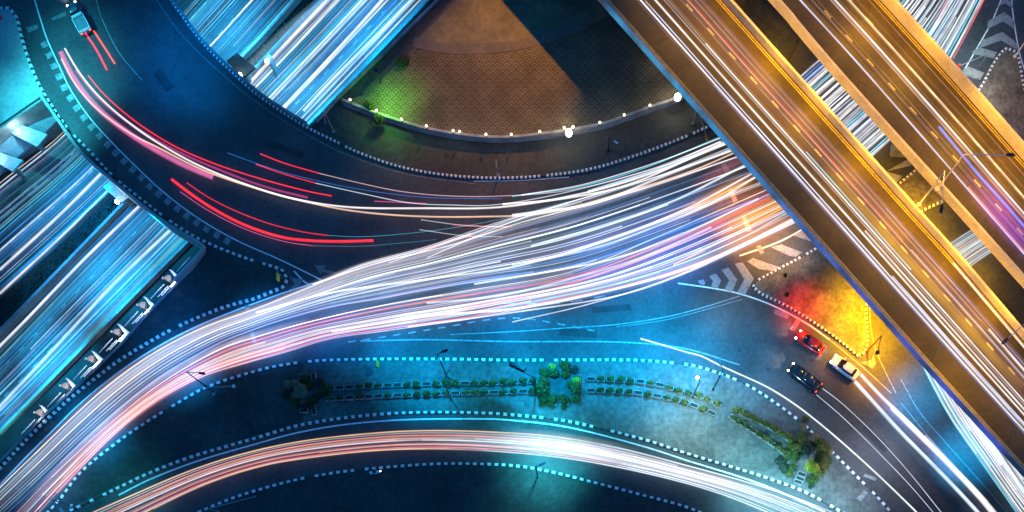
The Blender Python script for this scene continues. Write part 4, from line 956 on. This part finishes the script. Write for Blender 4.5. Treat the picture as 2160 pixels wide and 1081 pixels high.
# chevron fins ----------------------------------------------------------
def fin(px, py):
    t = thing('concrete_fin', 'x', 'wall fin', P(px, py, -1.0), 0, 'white chevron fins along the cutting'); b = P(px, py, -1.0)
    def slab(pts, z, th, nm, mat):
        bm = NB(); q = [P(px+x, py+y, z)-b for x, y in pts]; vt = [bm.verts.new(p) for p in q]; vb = [bm.verts.new(p-Vector((0, 0, th))) for p in q]
        n = len(q)
        tr = tessellate_polygon([q])
        for a_ in tr: bm.faces.new([vt[i] for i in a_]); bm.faces.new([vb[i] for i in reversed(a_)])
        for k in range(n): j = (k+1) % n; bm.faces.new((vt[k], vb[k], vb[j], vt[j]))
        bmesh.ops.recalc_face_normals(bm, faces=bm.faces); return link(nm, bm, M[mat], t)
    slab([(-11,-19),(-4,-17),(4,-9),(17,1),(0,21),(-10,18),(5,2),(-2,-7)], -.4, .5, 'chevron', 'kerb_white')
    slab([(-24,-1),(-13,-7),(-7,-6),(-7,3),(-10,7),(-16,5)], -1.6, .5, 'block', 'tan')
    slab([(-26,-2),(-24,-3),(-23,1),(-25,1)], -1.4, .2, 'block_tip', 'kerb_white')
    return t
f0 = fin(367,587); f0['label'] = 'white chevron fin with tan block, nearest the bridge parapet corner'
words = ['second from the bridge parapet corner', 'third from the bridge corner, beside a small post', 'fourth from the bridge corner, where the kerb comes close', 'second from the lower left end, touching the kerb', 'at the lower left end of the row']
for i in range(1, 6):
    px, py = 367-54.4*i, 587+57*i; t = dup(f0, P(px, py, -1.0), 0, 'white chevron fin with tan block, '+words[i-1])
for i in range(-1, 7):                                             # rails between the fins
    px, py = 367-54.4*(i-.5), 587+57*(i-.5); bm = NB(); c = P(px, py, -1.5); t = thing('rail_pair', 'pale steel rails in the gap between two chevron fins', 'rail', c, 0, 'rails between the chevron fins')
    for ox, ln in ((-8, 34), (4, 26), (9, 20)):
        bm = NB(); a = P(px+ox+ln*.42, py-ln*.45, -1.5)-c; e = P(px+ox-ln*.42, py+ln*.45, -1.5)-c; tube(bm, a, e, .07); link('rail', bm, M['white_metal'], t)

# ------------------------------------------------------------------ plants
def leaves(n, rx, ry, rz, size, seed, lumps=5):
    rnd = random.Random(seed); bm = NB()
    cs = [(rnd.uniform(-.45, .45)*rx, rnd.uniform(-.45, .45)*ry, rnd.uniform(.3, .8)*rz, rnd.uniform(.45, .75)) for _ in range(lumps)]
    for i in range(n):
        cx, cy, cz, cr = rnd.choice(cs)
        v = Vector((rnd.gauss(0, 1), rnd.gauss(0, 1), rnd.gauss(0, 1))); v.normalize(); r = rnd.uniform(.6, 1.05)*cr
        p = Vector((cx+v.x*rx*r, cy+v.y*ry*r, max(.05, cz+v.z*rz*r*.8)))
        s = size*rnd.uniform(.6, 1.3); nrm = (v+Vector((rnd.uniform(-.6, .6), rnd.uniform(-.6, .6), rnd.uniform(0, .8)))).normalized()
        u = nrm.orthogonal().normalized(); u.rotate(Matrix.Rotation(rnd.uniform(0, 6.28), 3, nrm)); w_ = nrm.cross(u)
        q = [bm.verts.new(p+u*s), bm.verts.new(p+w_*s*.5), bm.verts.new(p-u*s), bm.verts.new(p-w_*s*.5)]; bm.faces.new(q)
    me = bpy.data.meshes.new('leaves'); bm.to_mesh(me); bm.free(); return me
BUSH = {m: [leaves(420, .62, .36, .55, .085, s) for s in (1, 2, 3)] for m in ('leaf', 'leaf_olive')}
for m, l in BUSH.items():
    for me in l: me.materials.append(M[m])
def planter_proto():
    t = thing('planter', 'x', 'planter', (0, 0, 0), 0, 'rectangular planters on the island')
    bm = NB(); L_, W_, h, th = 1.22, .60, .5, .045
    for sx in (-1, 1): box(bm, (sx*(L_/2-th/2), 0, h/2), (th, W_, h))
    for sy in (-1, 1): box(bm, (0, sy*(W_/2-th/2), h/2), (L_-2*th-.002, th, h-.003))
    link('box', bm, M['planter'], t); bm = NB(); box(bm, (0, 0, .19), (L_-2*th-.01, W_-2*th-.01, .36)); link('soil', bm, M['soil'], t)
    return t
pp = planter_proto(); pused = [False]
def row(pts, n, label, bush_p=.5, mats=('leaf', 'leaf_olive'), scl=(.95, 1.3), rname='row', pl=True):
    f = resample(catmull(pts, 4), n)
    for i, v in enumerate(f):
        nx = f[min(i+1, n-1)]-f[max(i-1, 0)]; ang = math.atan2(-nx.y, nx.x); loc = P(v.x, v.y, .15)
        has = random.random() < bush_p
        st = 'planted with a shrub' if has else 'empty of shrubs'
        lab = 'white-rimmed %s planter box, %s' % ('planted' if has else 'empty', label)
        if pl:
            if not pused[0]: t = pp; t.location = loc; t.rotation_euler = (0, 0, ang); t['label'] = lab; pused[0] = True
            else: t = dup(pp, loc, ang, lab)
        if has:
            m = random.choice(mats); o = bpy.data.objects.new('shrub', random.choice(BUSH[m])); COL.objects.link(o)
            o.location = loc+Vector((0, 0, .3 if pl else 0)); o.rotation_euler = (0, 0, ang+random.choice((0, math.pi))); k = random.uniform(*scl); o.scale = (k, k*1.15, k)
            tag(o, ('dark green' if m == 'leaf' else 'olive green')+' planter shrub, '+label, 'shrub', 'shrubs in the planter rows, '+rname)
row([(698,821),(800,816),(920,812),(1040,810),(1124,807)], 22, 'upper row left of the square group', .7, rname='upper left')
row([(698,843),(800,838),(920,833),(1040,830),(1124,827)], 22, 'lower row left of the square', .65, rname='lower left')
row([(1246,802),(1320,804),(1390,814),(1440,829),(1480,840),(1510,854)], 14, 'upper row right of the square group', .85, rname='upper right')
row([(1246,826),(1320,828),(1390,838),(1440,850),(1470,860),(1500,873)], 14, 'lower row right of the square group', .6, rname='lower right')
row([(1552,868),(1590,885),(1630,906),(1662,928)], 10, 'upper row near the yellow-green tree', 1.0, ('leaf_olive',), (1.2, 1.7), 'upper far right')
row([(1546,884),(1580,905),(1620,932),(1652,956)], 9, 'lower row near the yellow-green tree', .9, ('leaf', 'leaf_olive'), (.9, 1.3), 'lower far right')
RB_ = {m: [leaves(1100, .9, .9, 1.1, .11, s, 7) for s in (11, 12, 13)] for m in ('leaf', 'leaf_olive', 'leaf_yellow', 'leaf_brown', 'leaf_dark')}
for m, l in RB_.items():
    for me in l: me.materials.append(M[m])
CN = {'leaf': 'dark green', 'leaf_olive': 'olive green', 'leaf_yellow': 'yellow-green', 'leaf_brown': 'brownish', 'leaf_dark': 'very dark green'}
def bush(px, py, m, k, label, grp, z=.15, kz=1.0):
    o = bpy.data.objects.new('shrub', random.choice(RB_[m])); COL.objects.link(o); o.location = P(px, py, z); o.rotation_euler = (0, 0, random.uniform(0, 6.28)); o.scale = (k, k, k*kz)
    return tag(o, CN[m]+' round shrub '+label, 'shrub', grp)
def tree(px, py, h, r, m, label, seed, n=5200, flat_=.75):
    t = thing('tree', label, 'tree', P(px, py, .15)); rnd = random.Random(seed)
    bm = NB(); tube(bm, (0, 0, 0), (0, 0, h*.6), .16, .09, 8)
    for k in range(6):
        a = k*1.05+rnd.uniform(-.3, .3); tube(bm, (0, 0, h*.45), (math.cos(a)*r*.6, math.sin(a)*r*.6, h*.85), .06, .02, 6)
    link('trunk', bm, M['bark'], t)
    me = leaves(n, r, r, r*flat_, .11, seed, 14); me.materials.append(M[m]); o = bpy.data.objects.new('crown', me); COL.objects.link(o); o.parent = t; o.location = (0, 0, h-r*flat_)
    return t
g1 = 'shrubs in the square group at the middle of the island'
for i, (px, py, m, k) in enumerate([(1146,786,'leaf_olive',.75),(1146,806,'leaf_olive',.9),(1143,826,'leaf_olive',1.0),(1147,850,'leaf',.75),(1165,778,'leaf_yellow',.6),(1168,790,'leaf_olive',.7),(1190,776,'leaf_olive',.85),(1192,792,'leaf_olive',.6),
    (1168,842,'leaf_olive',.8),(1163,855,'leaf',.6),(1190,843,'leaf_olive',.8),(1190,857,'leaf',.5),(1215,806,'leaf_yellow',.6),(1214,824,'leaf_olive',.9),(1216,840,'leaf_olive',.7),(1202,812,'leaf_olive',.5),(1211,783,'leaf_dark',.6)]):
    bush(px, py, m, k*1.3, 'in the square group', g1)
for (px, py) in ((1164,777),(1190,787),(1216,798),(1166,852),(1190,852)):
    dup(pp, P(px, py, .15), 0, 'white-rimmed planter box hidden under shrubs of the square group')
polys('teal_slab', [[(1155,796),(1200,796),(1200,832),(1155,832)]], 'pave', .162)
g2 = 'dark shrubs round the brown tree at the left end of the planters'
for i in range(26):
    a = i*2.399; rr = 18+random.random()*24; bush(645+math.cos(a)*rr*1.0, 833+math.sin(a)*rr*.92, random.choice(('leaf_dark', 'leaf', 'leaf_brown', 'leaf_dark')), random.uniform(.55, .9), 'around the brown tree', g2)
tree(646,836,2.6,1.0,'leaf_brown','round brown-headed small tree at the left end of the planter rows', 5, 5200, .5)
for (px, py) in ((641,797),(663,797),(643,868),(664,868),(622,830)): dup(pp, P(px, py, .15), random.choice((0, 1.57)), 'white-rimmed planter box beside the brown round-headed tree')
g3 = 'shrubs crowded round the yellow-green tree'
for px, py, m, k in [(1668,948,'leaf_olive',1.1),(1682,945,'leaf_olive',1.1),(1660,962,'leaf',1.2),(1645,975,'leaf_dark',.9),(1652,990,'leaf_dark',.9),(1668,990,'leaf',.8),(1665,1003,'leaf_olive',.7),(1690,935,'leaf_olive',1.0),(1692,905,'leaf_brown',.8),(1690,920,'leaf_olive',.7),(1697,885,'leaf_olive',.6),
    (1712,925,'leaf_brown',1.0),(1725,940,'leaf_olive',1.2),(1738,945,'leaf_olive',1.0),(1745,975,'leaf',1.0),(1735,990,'leaf_olive',1.2),(1722,1000,'leaf_olive',1.1),(1712,1015,'leaf',.9),(1711,1027,'leaf_dark',.6),(1748,955,'leaf_brown',.7),(1738,965,'leaf',1.0),(1676,966,'leaf',1.0),(1700,950,'leaf_dark',1.2)]:
    bush(px, py, m, k, 'crowded round the yellow-green tree', g3)
tree(1704,990,3.0,1.05,'leaf_yellow','yellow-green small tree at the centre of the lower right planting', 9, 4200, .8)
tree(1716,975,3.6,1.0,'leaf_olive','dark olive tree just behind the yellow-green one', 19, 4200, .8)
for k, (px, py) in enumerate(((1690,1002),(1686,1012),(1682,1018))): dup(pp, P(px, py, .15), -.35, 'blue-lit empty planter box of three below the yellow-green tree')
# plants at the dark verge
for px, py, m, k in [(782,228,'leaf',.8),(800,258,'leaf',.9),(775,222,'leaf',.5),(850,135,'leaf',.9),(858,132,'leaf_dark',.7),(1655,580,'leaf_dark',.4),(1661,622,'leaf_dark',.4)]:
    bush(px, py, m, k, 'at the plaza corner' if py < 260 else 'on the sandy island', 'scattered small shrubs', z=PZ if (py < 260) else .15)
# hedge in the median: uncountable ground planting
rnd = random.Random(3); bm = NB(); ca = resample(catmull([(a+10, b+8) for a, b in A_R]), 200); cb = resample(catmull([(a-10, b-8) for a, b in B_L]), 200)
for i in range(9000):
    k = rnd.random()*199; j = int(k); f = rnd.random()
    if not (math.sin(k*.9)+math.sin(k*2.3+f*3) > -.6): continue
    v = ca[j].lerp(cb[j], f); p = P(v.x+rnd.uniform(-3, 3), v.y+rnd.uniform(-3, 3), TZ+rnd.uniform(.0, .8)); s = rnd.uniform(.1, .22)
    n = Vector((rnd.uniform(-1, 1), rnd.uniform(-1, 1), rnd.uniform(.3, 1))).normalized(); u = n.orthogonal().normalized(); w_ = n.cross(u)
    bm.faces.new([bm.verts.new(p+u*s), bm.verts.new(p+w_*s*.6), bm.verts.new(p-u*s), bm.verts.new(p-w_*s*.6)])
tag(link('ground_cover', bm, M['leaf_dark']), 'low dark planting filling the highway median', 'ground cover', None, 'stuff')

# ------------------------------------------------------------------ vehicles
def loft(stations, nseg=14):
    """stations: (x, half width, z low, z high, squareness)"""
    bm = NB(); rings = []
    for x, hw, z0, z1, sq in stations:
        r = []
        for k in range(nseg):
            a = 2*math.pi*(k+.5)/nseg; c, s = math.cos(a), math.sin(a)
            y = hw*math.copysign(abs(c)**sq, c); z = (z0+z1)/2+(z1-z0)/2*math.copysign(abs(s)**sq, s)
            r.append(bm.verts.new((x, y, z)))
        rings.append(r)
    for a, b in zip(rings, rings[1:]):
        for k in range(nseg): bm.faces.new((a[k], a[(k+1) % nseg], b[(k+1) % nseg], b[k]))
    bm.faces.new(rings[0][::-1]); bm.faces.new(rings[-1])
    bmesh.ops.recalc_face_normals(bm, faces=bm.faces)
    for f in bm.faces: f.smooth = True
    return bm
def car(name, label, px, py, ang, mat, pickup=False, L_=4.6, roofmat=None):
    t = thing(name, label, 'truck' if pickup else 'car', P(px, py, 0.02), ang)
    h = L_/2; q = .45
    link('body', loft([(-h, .62, .45, .78, q), (-h+.08, .80, .34, .92, q), (-h+.5, .9, .28, 1.0, q), (-.8, .92, .26, 1.0, q), (.6, .92, .26, .98, q), (h-.9, .9, .28, .92, q), (h-.35, .82, .32, .82, q), (h-.08, .66, .4, .72, q), (h, .48, .46, .62, q)], 18), M[mat], t)
    if not pickup:
        link('windows', loft([(-h+.55, .62, .9, 1.02, .5), (-h+1.15, .72, .9, 1.38, .5), (-.2, .74, .9, 1.42, .5), (.35, .72, .9, 1.36, .5), (1.15, .64, .85, .98, .5)], 14), M['glass'], t)
        link('roof', loft([(-h+1.0, .50, 1.22, 1.40, .5), (-h+1.25, .62, 1.25, 1.46, .5), (-.25, .64, 1.27, 1.48, .5), (.25, .56, 1.2, 1.42, .5)], 14), M[roofmat or mat], t)
        bm = NB(); box(bm, (h-.75, 0, .93), (.02, 1.1, .02)); link('bonnet_seam', bm, M['rubber'], t)
    else:
        link('windows', loft([(.2, .7, .9, 1.3, .5), (.4, .74, .9, 1.6, .5), (1.2, .72, .9, 1.58, .5), (1.7, .66, .88, 1.02, .5)], 14), M['glass'], t)
        link('roof', loft([(.3, .6, 1.5, 1.64, .5), (.5, .66, 1.5, 1.68, .5), (1.15, .62, 1.5, 1.66, .5)], 14), M[mat], t)
        bm = NB()
        for sy in (-1, 1): box(bm, (-h/2-.1, sy*.86, 1.12), (h-.3, .1, .3), 0, .02)
        box(bm, (-h+.08, 0, 1.12), (.1, 1.6, .3)); box(bm, (.08, 0, 1.12), (.08, 1.6, .34)); link('bed_walls', bm, M['white_metal'], t)
        bm = NB(); box(bm, (-h/2-.1, 0, 1.0), (h-.35, 1.6, .03)); link('bed_floor', bm, M['metal'], t)
    for sx in (-1, 1):
        for sy in (-1, 1):
            w_ = NB(); tube(w_, (sx*(h-.85), sy*.72, .33), (sx*(h-.85), sy*.93, .33), .33, .33, 18); wo = link('wheel', w_, M['rubber'], t)
            r_ = NB(); tube(r_, (sx*(h-.85), sy*.931, .33), (sx*(h-.85), sy*.94, .33), .2, .2, 12); link('rim', r_, M['metal'], wo)
    for sy in (-1, 1):
        bm = NB(); ball(bm, (h-.22, sy*.62, .70), .2, (1.1, .9, .6)); link('headlight', bm, M['headlight'], t)
        bm = NB(); ball(bm, (-h+.1, sy*.66, .80), .14, (.7, 1.3, .8)); link('taillight', bm, M['taillight'], t)
        bm = NB(); box(bm, (.75, sy*1.0, 1.0), (.16, .2, .12), 0, .03); link('mirror', bm, M[mat], t)
    for sy in (-1, 1):
        l = bpy.data.lights.new('headlight_beam', 'SPOT'); l.energy = 450; l.spot_size = math.radians(70); l.spot_blend = .8; l.color = (1, .95, .85); l.shadow_soft_size = .1
        o = bpy.data.objects.new('headlight_beam', l); COL.objects.link(o); d = Vector((math.cos(ang), math.sin(ang), -.12)); o.location = t.location+Vector((math.cos(ang)*(h+.15)-math.sin(ang)*sy*.6, math.sin(ang)*(h+.15)+math.cos(ang)*sy*.6, .7)); o.rotation_euler = d.to_track_quat('-Z', 'Y').to_euler()
    return t
car('car', 'red saloon car with headlights on, beside the kerb of the sandy island', 1706, 727, math.radians(180-34), 'red_car')
car('car', 'white saloon car with black windows behind the red car', 1779, 779, math.radians(180-37), 'white_car')
car('car', 'black estate car with headlights on, left of the white car', 1694, 800, math.radians(180-37), 'black_car', L_=5.4)
car('pickup_truck', 'grey pickup truck with an open bed and bright headlights on the ring road', 172, 46, math.radians(90+28), 'teal_car', True, L_=5.0)
# motorbike on the bottom island
t = thing('motorbike', 'small pale motorbike parked on the kerb of the bottom island', 'motorbike', P(796,999,.15), .2)
for sx in (-1, 1):
    bm = NB(); tube(bm, (sx*.62, -.06, .3), (sx*.62, .06, .3), .3, .3, 16); link('wheel', bm, M['rubber'], t)
link('body', loft([(-.6, .12, .5, .7, .6), (-.3, .2, .45, .85, .6), (.1, .22, .4, .9, .6), (.45, .14, .5, .95, .6)], 10), M['white_car'], t)
bm = NB(); box(bm, (-.25, 0, .9), (.6, .26, .1), 0, .03); link('seat', bm, M['rubber'], t)
bm = NB(); tube(bm, (.5, -.36, 1.0), (.5, .36, 1.0), .03); tube(bm, (.62, 0, .3), (.48, 0, 1.0), .04); link('handlebar', bm, M['metal'], t)
bm = NB(); box(bm, (-.7, 0, .95), (.4, .4, .35), 0, .04); link('top_box', bm, M['white_car'], t)
bm = NB(); ball(bm, (.66, 0, .85), .1); link('headlight', bm, M['lamp_blue'], t)

# ------------------------------------------------------------------ tell look-alikes apart in their labels
NUM = ['first', 'second', 'third', 'fourth', 'fifth', 'sixth', 'seventh', 'eighth', 'ninth', 'tenth', 'eleventh', 'twelfth', 'thirteenth', 'fourteenth', 'fifteenth', 'sixteenth']
by = {}
for o in COL.objects:
    if o.get('category') in ('shrub', 'planter', 'rail'): by.setdefault(o['label'], []).append(o)
for lab, os_ in by.items():
    if len(os_) < 2: continue
    os_.sort(key=lambda o: o.location.x)
    for i, o in enumerate(os_): o['label'] = lab+', %s from the left' % NUM[i] if i < 16 else lab+', rightmost'
